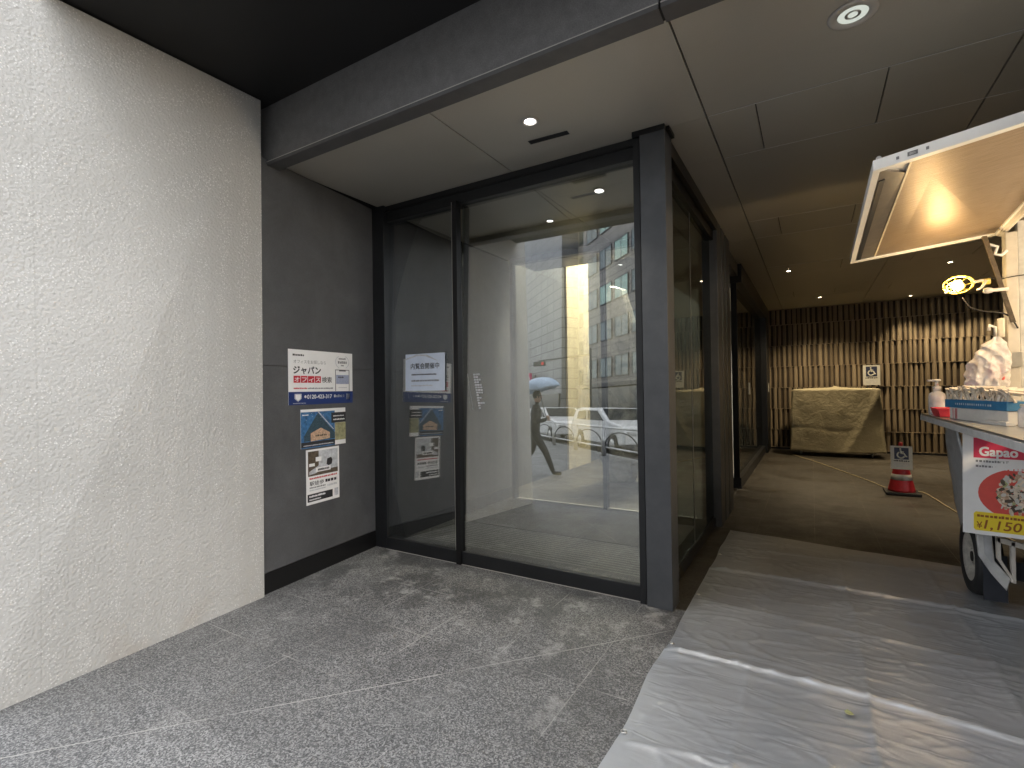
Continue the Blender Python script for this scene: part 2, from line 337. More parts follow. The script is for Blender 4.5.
# ------------------------------------------------------------------ mesh helpers
OFF = {}
def tag(o, label=None, cat=None, group=None, kind=None):
    if label: o['label'] = label
    if cat: o['category'] = cat
    if group: o['group'] = group
    if kind: o['kind'] = kind
    return o
def thing(name, label, cat, loc=(0, 0, 0), group=None, rot=None):
    o = bpy.data.objects.new(name, None); COL.objects.link(o); o.location = loc; o.empty_display_size = .1
    if rot is not None: o.rotation_euler = rot
    OFF[o] = Vector(loc) if rot is None else Vector((0, 0, 0))
    return tag(o, label, cat, group)
class MB:
    """collects shapes into one mesh"""
    def __init__(s): s.bm = bmesh.new()
    def box(s, x0, y0, z0, x1, y1, z1, mx=None):
        vs = [s.bm.verts.new((x, y, z)) for x in (x0, x1) for y in (y0, y1) for z in (z0, z1)]
        for q in ((0, 1, 3, 2), (4, 6, 7, 5), (0, 4, 5, 1), (2, 3, 7, 6), (0, 2, 6, 4), (1, 5, 7, 3)): s.bm.faces.new([vs[i] for i in q])
        if mx is not None: bmesh.ops.transform(s.bm, matrix=mx, verts=vs)
        return s
    def hexa(s, a, b):      # two matching loops joined into a solid
        va = [s.bm.verts.new(p) for p in a]; vb = [s.bm.verts.new(p) for p in b]; n = len(a)
        s.bm.faces.new(va[::-1]); s.bm.faces.new(vb)
        for i in range(n): s.bm.faces.new((va[i], va[(i+1) % n], vb[(i+1) % n], vb[i]))
        return s
    def prism(s, pts, vec):
        v = Vector(vec); return s.hexa(pts, [tuple(Vector(p)+v) for p in pts])
    def quad(s, pts): s.bm.faces.new([s.bm.verts.new(p) for p in pts]); return s
    def tube(s, pts, r, seg=8, closed=False):
        pts = [Vector(p) for p in pts]; n = len(pts); rings = []
        up = Vector((0, 0, 1))
        for i, p in enumerate(pts):
            a = pts[(i-1) % n] if (closed or i > 0) else p; b = pts[(i+1) % n] if (closed or i < n-1) else p
            t = (b-a).normalized(); x = t.cross(up)
            if x.length < 1e-3: x = t.cross(Vector((1, 0, 0)))
            x.normalize(); y = t.cross(x); rr = r[i] if isinstance(r, (list, tuple)) else r
            rings.append([s.bm.verts.new(p+x*rr*math.cos(2*math.pi*k/seg)+y*rr*math.sin(2*math.pi*k/seg)) for k in range(seg)])
        for i in range(n if closed else n-1):
            A, B = rings[i], rings[(i+1) % n]
            for k in range(seg): s.bm.faces.new((A[k], A[(k+1) % seg], B[(k+1) % seg], B[k]))
        if not closed: s.bm.faces.new(rings[0][::-1]); s.bm.faces.new(rings[-1])
        return s
    def lathe(s, prof, c=(0, 0, 0), axis='Z', seg=28, cap=True):
        c = Vector(c); rings = []
        for r, h in prof:
            ring = []
            for k in range(seg):
                a = 2*math.pi*k/seg; x, y = r*math.cos(a), r*math.sin(a)
                p = {'Z': (x, y, h), 'X': (h, x, y), 'Y': (x, h, y)}[axis]; ring.append(s.bm.verts.new(c+Vector(p)))
            rings.append(ring)
        for A, B in zip(rings, rings[1:]):
            for k in range(seg): s.bm.faces.new((A[k], A[(k+1) % seg], B[(k+1) % seg], B[k]))
        if cap and prof[0][0] > 1e-6: s.bm.faces.new(rings[0][::-1])
        if cap and prof[-1][0] > 1e-6: s.bm.faces.new(rings[-1])
        return s
    def grid(s, fn, nu, nv):
        vs = [[s.bm.verts.new(fn(i/nu, j/nv)) for j in range(nv+1)] for i in range(nu+1)]
        for i in range(nu):
            for j in range(nv): s.bm.faces.new((vs[i][j], vs[i+1][j], vs[i+1][j+1], vs[i][j+1]))
        return s
    def obj(s, name, m, parent=None, bevel=0, smooth=False, off=None, solid=0, sub=0):
        o_ = OFF.get(parent, Vector((0, 0, 0))) if off is None else Vector(off)
        for v in s.bm.verts: v.co -= o_
        bmesh.ops.remove_doubles(s.bm, verts=s.bm.verts, dist=1e-6)
        bmesh.ops.recalc_face_normals(s.bm, faces=s.bm.faces)
        me = bpy.data.meshes.new(name); s.bm.to_mesh(me); s.bm.free()
        if smooth:
            for f in me.polygons: f.use_smooth = True
        o = bpy.data.objects.new(name, me); COL.objects.link(o); me.materials.append(M[m] if isinstance(m, str) else m)
        if parent is not None: o.parent = parent; OFF[o] = OFF.get(parent, Vector((0, 0, 0)))
        else: OFF[o] = Vector((0, 0, 0))
        if solid:
            k = o.modifiers.new('solid', 'SOLIDIFY'); k.thickness = solid
        if bevel:
            k = o.modifiers.new('bevel', 'BEVEL'); k.width = bevel; k.segments = 2; k.limit_method = 'ANGLE'
        if sub:
            k = o.modifiers.new('sub', 'SUBSURF'); k.levels = k.render_levels = sub
        return o
def copy_tree(o, parent=None):
    c = o.copy(); COL.objects.link(c)
    if parent is not None: c.parent = parent
    for ch in list(o.children): copy_tree(ch, c)
    return c
def text_mesh(txt, size, bold=0.0, align='LEFT'):
    cu = bpy.data.curves.new('lettering', 'FONT'); cu.body = txt; cu.size = size; cu.align_x = align; cu.resolution_u = 3
    to = bpy.data.objects.new('lettering', cu); COL.objects.link(to)
    bpy.context.view_layer.update()
    me = bpy.data.meshes.new_from_object(to.evaluated_get(bpy.context.evaluated_depsgraph_get()))
    bpy.data.objects.remove(to); bpy.data.curves.remove(cu)
    me.materials.clear(); return me
class Flat:
    """a printed sheet; local x to the reader's right, y up, z out of the sheet; origin at the sheet's lower left"""
    def __init__(s, name, label, cat, origin, xdir, ydir, W, H, sheet='paper_white', t=.003, group=None, root=None, part='sheet'):
        x = Vector(xdir).normalized(); y = Vector(ydir).normalized(); z = x.cross(y)
        mw = Matrix(((x.x, y.x, z.x, origin[0]), (x.y, y.y, z.y, origin[1]), (x.z, y.z, z.z, origin[2]), (0, 0, 0, 1)))
        if root is None:
            s.root = bpy.data.objects.new(name, None); COL.objects.link(s.root); s.root.empty_display_size = .1
            s.root.matrix_world = mw; tag(s.root, label, cat, group)
        else: s.root = root
        OFF[s.root] = Vector((0, 0, 0)); s.W, s.H, s.t = W, H, t
        s.sheet = MB().box(0, 0, 0, W, H, t).obj(part, sheet, s.root); s.mw = mw
    def rects(s, name, rs, m, layer=1, par=None):
        b = MB()
        for x0, y0, x1, y1 in rs: b.box(x0*s.W, y0*s.H, s.t-.0002, x1*s.W, y1*s.H, s.t+.0006*layer)
        return b.obj(name, m, par or s.root, off=(0, 0, 0))
    def poly(s, name, ps, m, layer=1, par=None):
        return MB().prism([(x*s.W, y*s.H, s.t-.0002) for x, y in ps], (0, 0, .0006*layer+.0002)).obj(name, m, par or s.root, off=(0, 0, 0))
    def disc(s, name, cx, cy, r, m, layer=1, par=None, n=40, sy=1):
        return MB().prism([(cx*s.W+r*s.W*math.cos(2*math.pi*k/n), cy*s.H+sy*r*s.W*math.sin(2*math.pi*k/n), s.t-.0002) for k in range(n)], (0, 0, .0006*layer+.0002)).obj(name, m, par or s.root, off=(0, 0, 0))
    def text(s, txt, x, y, size, m, layer=1, bold=0, align='LEFT', sx=1.0, wid=None, par=None, name='lettering', shear=0):
        me = text_mesh(txt, size*s.H, bold)
        xs = [v.co.x for v in me.vertices]; w0 = max(xs)-min(xs); x0 = min(xs)
        k = (wid*s.W/w0) if wid else sx
        ox = x*s.W - (w0*k/2 if align == 'CENTER' else 0)
        for v in me.vertices: v.co = Vector(((v.co.x-x0)*k+ox+shear*v.co.y, v.co.y+y*s.H, s.t+.0006*layer+.0003))
        if bold:
            bt = bmesh.new(); bt.from_mesh(me)
            for k_, (dx, dy) in enumerate(((bold, 0), (bold, bold), (0, bold))):
                m2 = me.copy(); m2.transform(Matrix.Translation((dx, dy, .00004*(k_+1)))); bt.from_mesh(m2); bpy.data.meshes.remove(m2)
            bt.to_mesh(me); bt.free()
        o = bpy.data.objects.new(name, me); COL.objects.link(o); o.parent = par or s.root; me.materials.append(M[m]); return o
    def scribble(s, x0, x1, y, h, m, layer=1, seed=0, name='small_print'):
        """print too small to read in the photograph: a row of short marks"""
        q = random.Random(seed); x = x0; rs = []
        while x < x1:
            w_ = q.uniform(.5, 1.0)*h*s.H/s.W; rs.append((x, y, min(x1, x+w_), y+h*q.uniform(.75, 1))); x += w_*q.uniform(1.15, 1.5)
        return s.rects(name, rs, m, layer)

# ------------------------------------------------------------------ the setting: ground
U = Vector((.70, .714, 0)).normalized(); N_ = Vector((U.y, -U.x, 0))           # street direction and outward normal
def un(u, n, z=0): v = U*u+N_*n; return (v.x, v.y, z)
def struct(name, b, m): return tag(b.obj(name, m), kind='structure')
struct('ground', MB().box(-400, -400, -.6, 400, 400, -.155), 'asphalt')
KERB_N = 1.35
def strip(n0, n1, z0, z1, u0=-90, u1=90): return MB().prism([un(u0, n0, z0), un(u1, n0, z0), un(u1, n1, z0), un(u0, n1, z0)], (0, 0, z1-z0))
# granite forecourt: everything the camera stands on, up to the kerb
struct('forecourt_paving', strip(-40, KERB_N, -.14, 0), 'granite')
struct('kerb', strip(KERB_N+.002, KERB_N+.15, -.15, -.01), 'kerb_stone')
struct('road', strip(KERB_N+.16, 11.0, -.15, -.146), 'asphalt')
lm = MB()
for k in range(-14, 14): lm.prism([un(k*6, 6.0, -.146), un(k*6+3, 6.0, -.146), un(k*6+3, 6.12, -.146), un(k*6, 6.12, -.146)], (0, 0, .004))
struct('road_marking', lm, 'white_paint')
struct('far_pavement', strip(11.01, 15.5, -.15, 0), 'pavement')
struct('passage_floor', MB().prism([(-.815, 3.46, .0005), (6, 3.46, .0005), (6, 13.4, .0005), (-.93, 13.4, .0005), (-.93, 3.61, .0005), (-.815, 3.61, .0005)], (0, 0, .0035)), 'passage_tile')
struct('lobby_floor', MB().box(-7.5, 4.62, .0005, -.95, 13.4, .006), 'passage_tile')

# ------------------------------------------------------------------ large structure
CZ = 3.278                                          # ceiling height
XW, XG, YG = -3.45, -3.53, 3.50
t = thing('concrete_wall', 'tall pale textured concrete wall with glittering aggregate left of the entrance', 'wall', (-4, 1.4, 0))
wf = MB().hexa([(-4.5, .73, 0), (-3.345, .73, 0), (-3.472, 2.215, 0), (-4.5, 2.215, 0)], [(-4.5, .73, 3.66), (-3.50, .73, 3.66), (-3.462, 2.215, 3.66), (-4.5, 2.215, 3.66)])
wf.hexa([(-4.5, .73, 3.66), (-3.50, .73, 3.66), (-3.4977, .96, 3.66), (-4.5, .96, 3.66)], [(-4.5, .73, 7), (-3.64, .73, 7), (-3.52, .96, 7), (-4.5, .96, 7)])
wf.obj('wall_face', 'textured_concrete', t, off=(0, 0, 0)).location = (4, -1.4, 0)
t = thing('grey_wall', 'dark grey mineral panel wall with posters beside the glass door', 'wall', (XG, 3, 0))
GA, GB = Vector((-3.505, 2.22, 0)), Vector((-3.646, 3.505, 0)); GD = (GB-GA).normalized(); GN = Vector((GD.y, -GD.x, 0))
def gwall(s0, s1, z0, z1, out=0, back=.6):
    p, q_ = GA+GD*s0+GN*out, GA+GD*s1+GN*out
    return [(p.x, p.y, z0), (q_.x, q_.y, z0), (q_.x-back, q_.y, z0), (p.x-back, p.y, z0)], z1-z0
wb = MB()
for z0, z1, o_ in ((.155, 1.698, 0), (1.706, 3.27, 0), (1.6, 1.75, -.015)): p_, h_ = gwall(0, 1.29, z0, z1, o_); wb.prism(p_, (0, 0, h_))
wb.box(-4.5, 3.51, .155, -3.60, 5.98, 3.27)
wb.obj('wall_panel', 'grey_panel', t)
p_, h_ = gwall(0.004, 1.285, 0, .152, .006); MB().prism(p_, (0, 0, h_)).box(-4.5, 3.505, 0, -3.59, 5.97, .152).obj('baseboard', 'baseboard_black', t)

t = thing('entrance_canopy', 'wide dark canopy with grey metal fascia and panelled ceiling over the passage', 'canopy', (0, 2.3, 3.2))
MB().box(-12, .97, 3.67, 8, 2.30, 3.9).obj('soffit', 'soffit_black', t)
fb = MB()
for x0, x1 in ((-3.6, -.571), (-.559, 2.47), (2.482, 8)): fb.box(x0, 2.30, 3.246, x1, 2.40, 3.9)
fb.obj('fascia', 'fascia_panel', t)
lb = MB()
for x0, x1 in ((-3.6, -.571), (-.559, 2.47), (2.482, 8)): lb.box(x0, 2.293, 3.222, x1, 2.402, 3.244)
lb.obj('fascia_lip', 'lip_metal', t)
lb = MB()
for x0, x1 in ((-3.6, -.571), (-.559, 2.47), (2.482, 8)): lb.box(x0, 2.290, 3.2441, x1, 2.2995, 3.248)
lb.obj('lip_highlight', 'trim_white', t)  # pale strip standing in for the highlight along the lip's upper edge
MB().box(-.5715, 2.31, 3.225, -.5585, 2.39, 3.9).obj('joint_strip', 'vent_dark', t)
# ceiling panels: strong joints along the passage, hairline joints across it
cb = MB(); XJ = [-3.58, -2.075, -.565, .962, 2.47, 3.98, 5.6]
YJ = [2.405, 3.49, 4.20, 5.98, 6.70, 8.47, 9.19, 10.96, 11.68, 13.4]
for i in range(len(XJ)-1):
    for j in range(len(YJ)-1):
        x0, x1, y0, y1 = XJ[i]+.005, XJ[i+1]-.005, YJ[j]+.0012, YJ[j+1]-.0012
        if YJ[j] in (2.405,) and x1 < -.5: y1 = YJ[j+1]-.0012
        if YJ[j] >= 6.6 and XJ[i+1] < -.9 : continue            # the lobby is higher
        dz = rnd.uniform(-.0008, .0008)
        if j in (1, 3, 5, 7) and XJ[i] > -.6:
            xs = [x0, x0+.285, x0+.965, x1]
            for a, b in zip(xs, xs[1:]): cb.box(a+(.004 if a > x0 else 0), y0, CZ+dz, b-(.004 if b < x1 else 0), y1, CZ+.02)
        else: cb.box(x0, y0, CZ+dz, x1, y1, CZ+.02)
cb.obj('ceiling_panel', 'ceiling_metal', t)
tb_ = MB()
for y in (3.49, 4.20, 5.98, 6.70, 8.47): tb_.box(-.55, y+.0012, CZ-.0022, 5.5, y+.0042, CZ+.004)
tb_.obj('joint_highlight', 'white_paint', t)  # white strips paint in the faint light caught along the cross joints
MB().box(-4.4, 2.41, 3.302, 5.6, 6.0, 3.66).box(-.9, 6.0, 3.302, 5.6, 13.6, 3.66).obj('ceiling_void', 'vent_dark', t)
MB().box(-12, .97, 3.905, 8, 5.9, 14).obj('upper_storey', 'fascia_panel', t)

t = thing('lobby_shell', 'dark high lobby walls behind the inner glass screen', 'wall', (-3, 10, 0))
MB().box(-4.6, 5.99, 0, -3.86, 13.5, 5.6).box(-3.86, 12.9, 0, -.95, 13.6, 5.6).box(-.99, 6.72, 3.1, -.9, 13.4, 5.6).obj('wall_face', 'lobby_wall', t)
MB().box(-4.6, 5.99, 5.61, -.9, 13.6, 5.8).box(-3.86, 5.995, 3.31, -.9, 6.05, 5.6).obj('ceiling', 'lobby_wall', t)
MB().box(-3.858, 8.36, .01, -3.82, 9.40, 5.5).obj('lit_panel', 'lobby_yellow', t)

# ---- glass front
TILT = R(1.2)
t = thing('glass_entrance', 'dark framed glass entrance with sidelight and wide sliding glass door', 'entrance', (-2.3, YG, 0))
fr = MB()
fr.box(-3.65, 3.47, .0, -3.49, 3.62, CZ-.002).box(-3.49, 3.505, 3.125, -1.05, 3.63, CZ-.002)
fr.obj('frame', 'frame_metal', t, bevel=.003)
MB().box(-3.49, 3.494, 3.215, -1.05, 3.5045, 3.228).obj('head_groove', 'black_metal', t)
MB().box(-2.648, 3.44, 0.0, -2.60, 3.51, 3.134).obj('mullion', 'black_metal', t, bevel=.003)
MB().box(-2.668, 3.462, .115, -2.6485, 3.466, 3.134).obj('glass_edge', 'trim_white', t)
MB().box(-3.489, 3.462, .0, -2.65, 3.60, .108).box(-2.598, 3.462, 0, -1.05, 3.60, .108).obj('sill', 'frame_metal', t, bevel=.004)
MB().box(-3.489, 3.453, .0005, -1.05, 3.461, .003).obj('grout_line', 'trim_white', t)
PANE_YAW = R(0.6)
def pane(x0, x1, name, par):
    xc = (x0+x1)/2; b = MB(); b.box(x0-xc, -.005, .0, x1-xc, .005, 3.04)
    o = b.obj(name, 'door_glass', par, off=(0, 0, 0)); o.location = (2.3+xc, -.010, .102); o.rotation_euler = (-TILT, 0, PANE_YAW)
    return o
pane(-3.495, -2.645, 'sidelight_glass', t); pane(-2.605, -1.045, 'door_glass', t)
t = thing('corner_column', 'dark grey square metal column at the corner of the glass entrance', 'column', (-.93, 3.5, 0))
MB().box(-.992, 3.41, 0, -.82, 3.60, 3.235).obj('shaft', 'column_metal', t, bevel=.003)
MB().box(-1.046, 3.432, 0, -1.0, 3.63, 3.235).obj('edge_trim', 'frame_metal', t, bevel=.002)
MB().box(-1.046, 3.415, 3.238, -.822, 3.61, CZ-.002).box(-.822, 3.46, 3.25, -.80, 3.61, CZ-.002).obj('cap', 'black_metal', t)

# ---- side glazing along the passage
t = thing('side_glazing', 'dark framed glass side wall of the entrance facing the covered passage', 'glass wall', (-.93, 4.7, 0))
MB().box(-1.0, 3.604, 0, -.905, 5.69, .045).box(-1.0, 3.604, .045, -.90, 5.69, .105).obj('sill', 'frame_metal', t, bevel=.003)
MB().box(-1.0, 3.604, 3.06, -.88, 5.69, 3.16).box(-1.0, 3.604, 3.165, -.842, 5.69, CZ-.003).obj('head', 'black_metal', t, bevel=.003)
MB().box(-.93, 3.61, .106, -.92, 5.69, 3.059).obj('pane', 'side_glass', t)
MB().box(-.9195, 4.66, .106, -.916, 4.672, 3.059).obj('glass_joint', 'film_grey', t)
fb = MB()
for y0, y1 in ((5.695, 5.96), (6.02, 6.26), (6.33, 6.63)): fb.box(-1.0, y0, 0, -.842, y1, CZ-.004)
fb.box(-1.0, 5.96, 0, -.90, 6.33, CZ-.004)
fb.obj('fin', 'column_metal', t, bevel=.004)
t = thing('passage_glazing', 'dark framed glass wall deep in the passage before the ribbed wall', 'glass wall', (-.93, 10, 0))
MB().box(-1.15, 6.632, 0, -1.02, 7.93, 3.27).obj('recess_panel', 'brown_recess', t)
MB().box(-1.05, 7.94, 0, -.90, 12.4, .16).box(-1.05, 7.94, 3.0, -.85, 13.2, CZ-.004).box(-1.05, 12.4, 0, -.85, 13.2, 2.998).obj('frame', 'frame_metal', t, bevel=.004)
MB().box(-.975, 7.96, .161, -.965, 12.4, 2.999).obj('pane', 'dark_glass', t)
MB().box(-1.0, 7.94, .161, -.92, 7.99, 2.999).obj('jamb', 'black_metal', t)
def switch(x, y, lab):
    s = thing('intercom_plate', lab, 'switch', (x, y, 1.44), 'small plates on the passage glazing')
    MB().box(x, y-.035, 1.34, x+.012, y+.035, 1.55).obj('plate', 'switch_plate', s, bevel=.003)
    MB().box(x+.0121, y-.015, 1.44, x+.016, y+.015, 1.50).obj('button', 'ink_grey', s)
switch(-.849, 12.75, 'small pale plate on the dark post beside the ribbed wall')
switch(-.964, 9.9, 'small pale plate halfway along the passage glass')

# ---- inner screen of the vestibule
t = thing('inner_glass_screen', 'dark framed inner glass doors at the back of the vestibule', 'glass wall', (-2.3, 5.88, 0))
ib = MB()
for x in (-3.52, -2.22, -1.06): ib.box(x, 5.84, 0, x+.05, 5.93, 3.2)
ib.box(-3.52, 5.84, 3.2, -1.0, 5.95, CZ-.004)
ib.obj('frame', 'frame_metal', t, bevel=.003)
MB().box(-3.46, 5.85, .0065, -1.06, 5.90, .022).obj('threshold', 'trim_white', t)
MB().box(-3.47, 5.88, .03, -2.22, 5.89, 3.2).box(-2.17, 5.88, .03, -1.06, 5.89, 3.2).obj('pane', 'inner_glass', t)
tag(MB().box(-3.46, 3.605, .0005, -1.02, 4.55, .012).obj('entrance_mat', 'ribbed_mat'), 'ribbed grey entrance mat just inside the glass door', 'mat')

# ---- ribbed ceramic wall at the end of the passage
t = thing('ribbed_wall', 'brown ceramic wall of staggered vertical ribs closing the passage', 'wall', (1.8, 13.4, 0))
YB = 13.32
MB().box(-1.0, YB+.05, 0, 5.6, YB+.3, 3.3).obj('backing', 'rib_backing', t)
ce = [.05, .46, .95, 1.44, 1.93, 2.42, 2.91, 3.27]
rb = MB(); q = random.Random(3)
seq = []; x = -.88
while x < 5.5:
    wd = q.choice((.052, .062, .074)); seq.append((x, wd)); x += wd+q.choice((.028, .036, .046))
for j in range(7):
    z0, z1 = ce[j]+.005, ce[j+1]-.005; sh = (.012 if j % 2 else -.006)+q.uniform(-.004, .004)
    for x, wd in seq:
        x += sh+q.uniform(-.004, .004); d = q.uniform(.045, .075); y0 = YB+.06; c = .018
        a = [(x, y0, z0), (x+wd, y0, z0), (x+wd, y0-d+c, z0), (x+wd-c, y0-d, z0), (x+c, y0-d, z0), (x, y0-d+c, z0)]
        rb.prism(a, (0, 0, z1-z0))
rb.obj('ceramic_rib', 'rib_ceramic', t)
lb = MB()
for z in ce: lb.box(-.86, YB-.002, z-.004, 5.5, YB+.049, z+.004)
lb.obj('course_ledge', 'rib_ceramic', t)
MB().box(-.86, YB-.02, .004, 5.5, YB+.04, .042).obj('base_strip', 'baseboard_black', t)
tag(MB().box(5.6, 2.41, 0, 5.9, 13.6, 3.3).obj('passage_side_wall', 'brown_recess'), 'plain brown side wall far right of the passage behind the truck', 'wall')

# ---- ceiling fittings
def downlight(x, y, r, m, lab, power=0, col=(1, .93, .82), z=CZ, spot=R(100), blend=.6, deep=True):
    d = thing('ceiling_light', lab, 'light', (x, y, z), 'recessed ceiling lights')
    MB().lathe([(r*.62, -.001), (r*.98, -.001), (r, -.006), (r*.9, -.010), (r*.62, -.007), (r*.62, -.001)], (x, y, z), 'Z', 28, False).obj('trim_ring', 'trim_white', d, smooth=True)
    MB().lathe([(0, -.003), (r*.6, -.0035)], (x, y, z)).obj('lens', m, d)
    if r > .08: MB().lathe([(r*.2, -.0045), (r*.26, -.0065), (r*.32, -.0045)], (x, y, z), 'Z', 28, False).obj('lens_ring', 'steel', d)
    if power:
        l = bpy.data.lights.new('lamp', 'SPOT'); l.energy = power; l.spot_size = spot; l.spot_blend = blend; l.shadow_soft_size = .04; l.color = col
        lo = bpy.data.objects.new('lamp', l); COL.objects.link(lo); lo.parent = d; lo.location = (0, 0, -.02)
WARM = (1, .78, .48)
downlight(-1.575, 2.909, .062, 'light_on', 'bright lit round ceiling light above the entrance door', 14, (1, .93, .82))
downlight(.20, 2.90, .105, 'light_dim', 'large round ceiling light with pale ring near the fascia', 4, (1, .93, .82))
downlight(-2.35, 4.75, .05, 'light_on', 'small lit ceiling light inside the glass vestibule', 7, (1, .88, .7))
for x, y, pw, lab in ((.174, 11.94, 50, 'small lit ceiling light above the covered cart'), (1.75, 12.85, 24, 'small lit ceiling light grazing the ribbed wall left of the caged lamp'),
        (2.30, 12.85, 26, 'small lit ceiling light grazing the ribbed wall behind the caged lamp'), (2.9, 12.85, 24, 'small ceiling light grazing the ribbed wall behind the truck post'),
        (1.78, 9.64, 45, 'small lit ceiling light under the far edge of the raised hatch'), (1.75, 7.4, 22, 'added unseen ceiling light behind the raised hatch of the truck'), (-.28, 8.9, 14, 'small ceiling light deep in the passage over the glazing')):  # the light behind the hatch is added, unseen, to brighten cone sign and cart
    downlight(x, y, .045, 'light_warm' if pw else 'light_dim', lab, pw, WARM, spot=R(95) if y > 12.5 else (R(130) if y > 11 else (R(58) if y < 8 else R(105))))
def vent(x, y, L, ang, lab):
    v = thing('ceiling_vent', lab, 'vent', (x, y, CZ), 'slot vents in the ceiling')
    mx = Matrix.Translation((x, y, CZ)) @ Matrix.Rotation(ang, 4, 'Z')
    MB().box(-L/2, -.025, -.004, L/2, .025, -.001, mx).obj('frame', 'steel_dark', v)
    MB().box(-L/2+.008, -.016, -.0065, L/2-.008, -.004, -.0042, mx).box(-L/2+.008, .004, -.0065, L/2-.008, .016, -.0042, mx).obj('slot', 'vent_dark', v)
vent(-1.57, 3.17, .30, R(3), 'short black slot vent in the ceiling in front of the door head')
vent(-1.75, 4.3, .30, R(0), 'short slot vent in the ceiling inside the vestibule')

# lobby interior
downlight(-2.45, 6.75, .09, 'light_warm', 'added warm ceiling light high in the lobby brightening the marble slab', 260, (1, .92, .78), z=5.60, spot=R(75))  # added source, there only to brighten the marble slab
t = thing('standing_stone', 'tall irregular pale marble slab standing in the lobby behind the glass', 'stone', (-2.6, 7.6, 0))
pr = [(-2.78, 0), (-2.45, 0), (-2.33, .5), (-2.36, 1.1), (-2.28, 1.7), (-2.40, 2.5), (-2.55, 3.05), (-2.72, 3.1), (-2.86, 2.6), (-2.94, 1.8), (-2.9, 1.0), (-2.95, .5)]
sb = MB().prism([(x, 7.55+.2*(x+2.6), z+.006) for x, z in pr], (.05, .22, 0)); sb.obj('slab', 'pale_marble', t, bevel=.03)
l = bpy.data.lights.new('lobby_lamp', 'AREA'); l.energy = 560; l.size = .8; l.color = (1, .91, .72)
lo = bpy.data.objects.new('lobby_lamp', l); COL.objects.link(lo); lo.location = (-2.7, 8.9, 5.4); lo.rotation_euler = (0, R(-32), 0)
d = thing('pendant_panel', 'warm square ceiling light panel high in the lobby', 'light', (-2.7, 8.9, 5.55))
MB().box(-3.1, 8.5, 5.52, -2.3, 9.3, 5.6).obj('diffuser', 'light_warm', d)

# ------------------------------------------------------------------ posters on the grey wall
XP = XG+.001
YA, ZA = tuple(GD), (0, 0, 1)
def gp(s_, z): p = GA+GD*s_+GN*.001; return (p.x, p.y, z)
f = Flat('poster', 'white landscape poster with red boxed lettering and a navy foot on the grey wall', 'poster', gp(.249, 1.396), YA, ZA, .711, .446, group='posters on the grey wall')
f.rects('navy_foot', [(0, 0, 1, .235)], 'navy')
f.text('ジャパン', .065, .57, .155, 'ink', bold=.0035, wid=.40)
f.text('オフィスをお探しなら', .07, .755, .075, 'ink_grey', wid=.48)
f.rects('red_box', [(.07+k*.102, .40, .07+k*.102+.094, .525) for k in range(4)], 'red_ink')
for k, ch in enumerate('オフィス'): f.text(ch, .082+k*.102, .422, .10, 'paper_white', 2, .0015, wid=.068)
f.text('検索', .485, .412, .12, 'ink', bold=.0012, wid=.155)
f.scribble(.06, .22, .885, .035, 'ink', seed=2)
f.scribble(.07, .26, .285, .028, 'red_ink', seed=3); f.scribble(.27, .66, .285, .028, 'ink_grey', seed=4)
f.poly('shield', [(.08, .20), (.18, .20), (.18, .11), (.13, .055), (.08, .11)], 'ink_light')
f.poly('shield_mark', [(.095, .185), (.165, .185), (.165, .115), (.13, .075), (.095, .115)], 'paper_white', 2)
f.text('0120-423-317', .26, .105, .105, 'paper_white', bold=.0015, wid=.38)
f.disc('telephone_dot', .235, .145, .016, 'paper_white')
f.scribble(.675, .86, .12, .055, 'paper_white', seed=6); f.rects('blank_square', [(.885, .075, .95, .185)], 'paper_white')
f.scribble(.06, .24, .02, .018, 'ink_light', seed=8)
ph = f.rects('phone', [(.70, .24, .945, .665)], 'ink_grey'); f.rects('phone_screen', [(.712, .24, .933, .65)], 'paper_white', 2)
f.rects('screen_picture', [(.715, .38, .93, .56)], 'phone_screen', 3); f.rects('phone_notch', [(.765, .632, .88, .652)], 'ink', 3); f.scribble(.75, .84, .5, .03, 'ink', 4, 5); f.scribble(.75, .90, .30, .02, 'ink_light', 3, 15)
for sgn in (-1, 1):
    wr = MB(); pts = [((.823+sgn*.115*math.cos(a))*f.W, (.815+.115*1.15*math.sin(a))*f.H, f.t+.0006) for a in [R(-60+k*12) for k in range(11)]]
    wr.tube(pts, .0028, 5); wr.obj('laurel', 'ink_light', f.root, off=(0, 0, 0))
f.scribble(.765, .885, .865, .035, 'ink_grey', seed=11); f.scribble(.75, .90, .785, .055, 'ink_grey', seed=12); f.scribble(.80, .85, .735, .03, 'ink_grey', seed=13)

f = Flat('poster', 'landscape poster picturing a glass tower at dusk, middle of the three on the grey wall', 'poster', gp(.366, 1.036), YA, ZA, .50, .32, group='posters on the grey wall')
f.rects('dusk_picture', [(0, 0, .74, .93)], 'dusk_blue')
f.poly('tower', [(.06, .18), (.06, .32), (.36, .90), (.68, .42), (.74, .34), (.74, .18)], 'tower_glass', 2)
f.poly('lit_floor', [(.20, .17), (.20, .38), (.42, .50), (.62, .36), (.62, .20)], 'warm_window', 3)
f.scribble(.30, .55, .28, .05, 'photo_brown', 4, 4)
f.poly('roof_edge', [(.36, .915), (.70, .43), (.72, .43), (.37, .94)], 'ink_light', 3)
f.rects('ground_strip', [(0, .03, .74, .16)], 'ink', 2); f.scribble(.05, .70, .055, .03, 'ink_light', 3, 7); f.scribble(.03, .16, .84, .035, 'paper_white', 3, 9)
for k in range(9): f.disc('star', rnd.uniform(.03, .7), rnd.uniform(.6, .9), .006, 'ink_light', 2, n=8)
f.rects('black_box', [(.66, .60, 1, .88)], 'ink', 5); f.scribble(.70, .95, .77, .03, 'paper_white', 6, 3); f.scribble(.70, .97, .67, .04, 'paper_white', 6, 4)
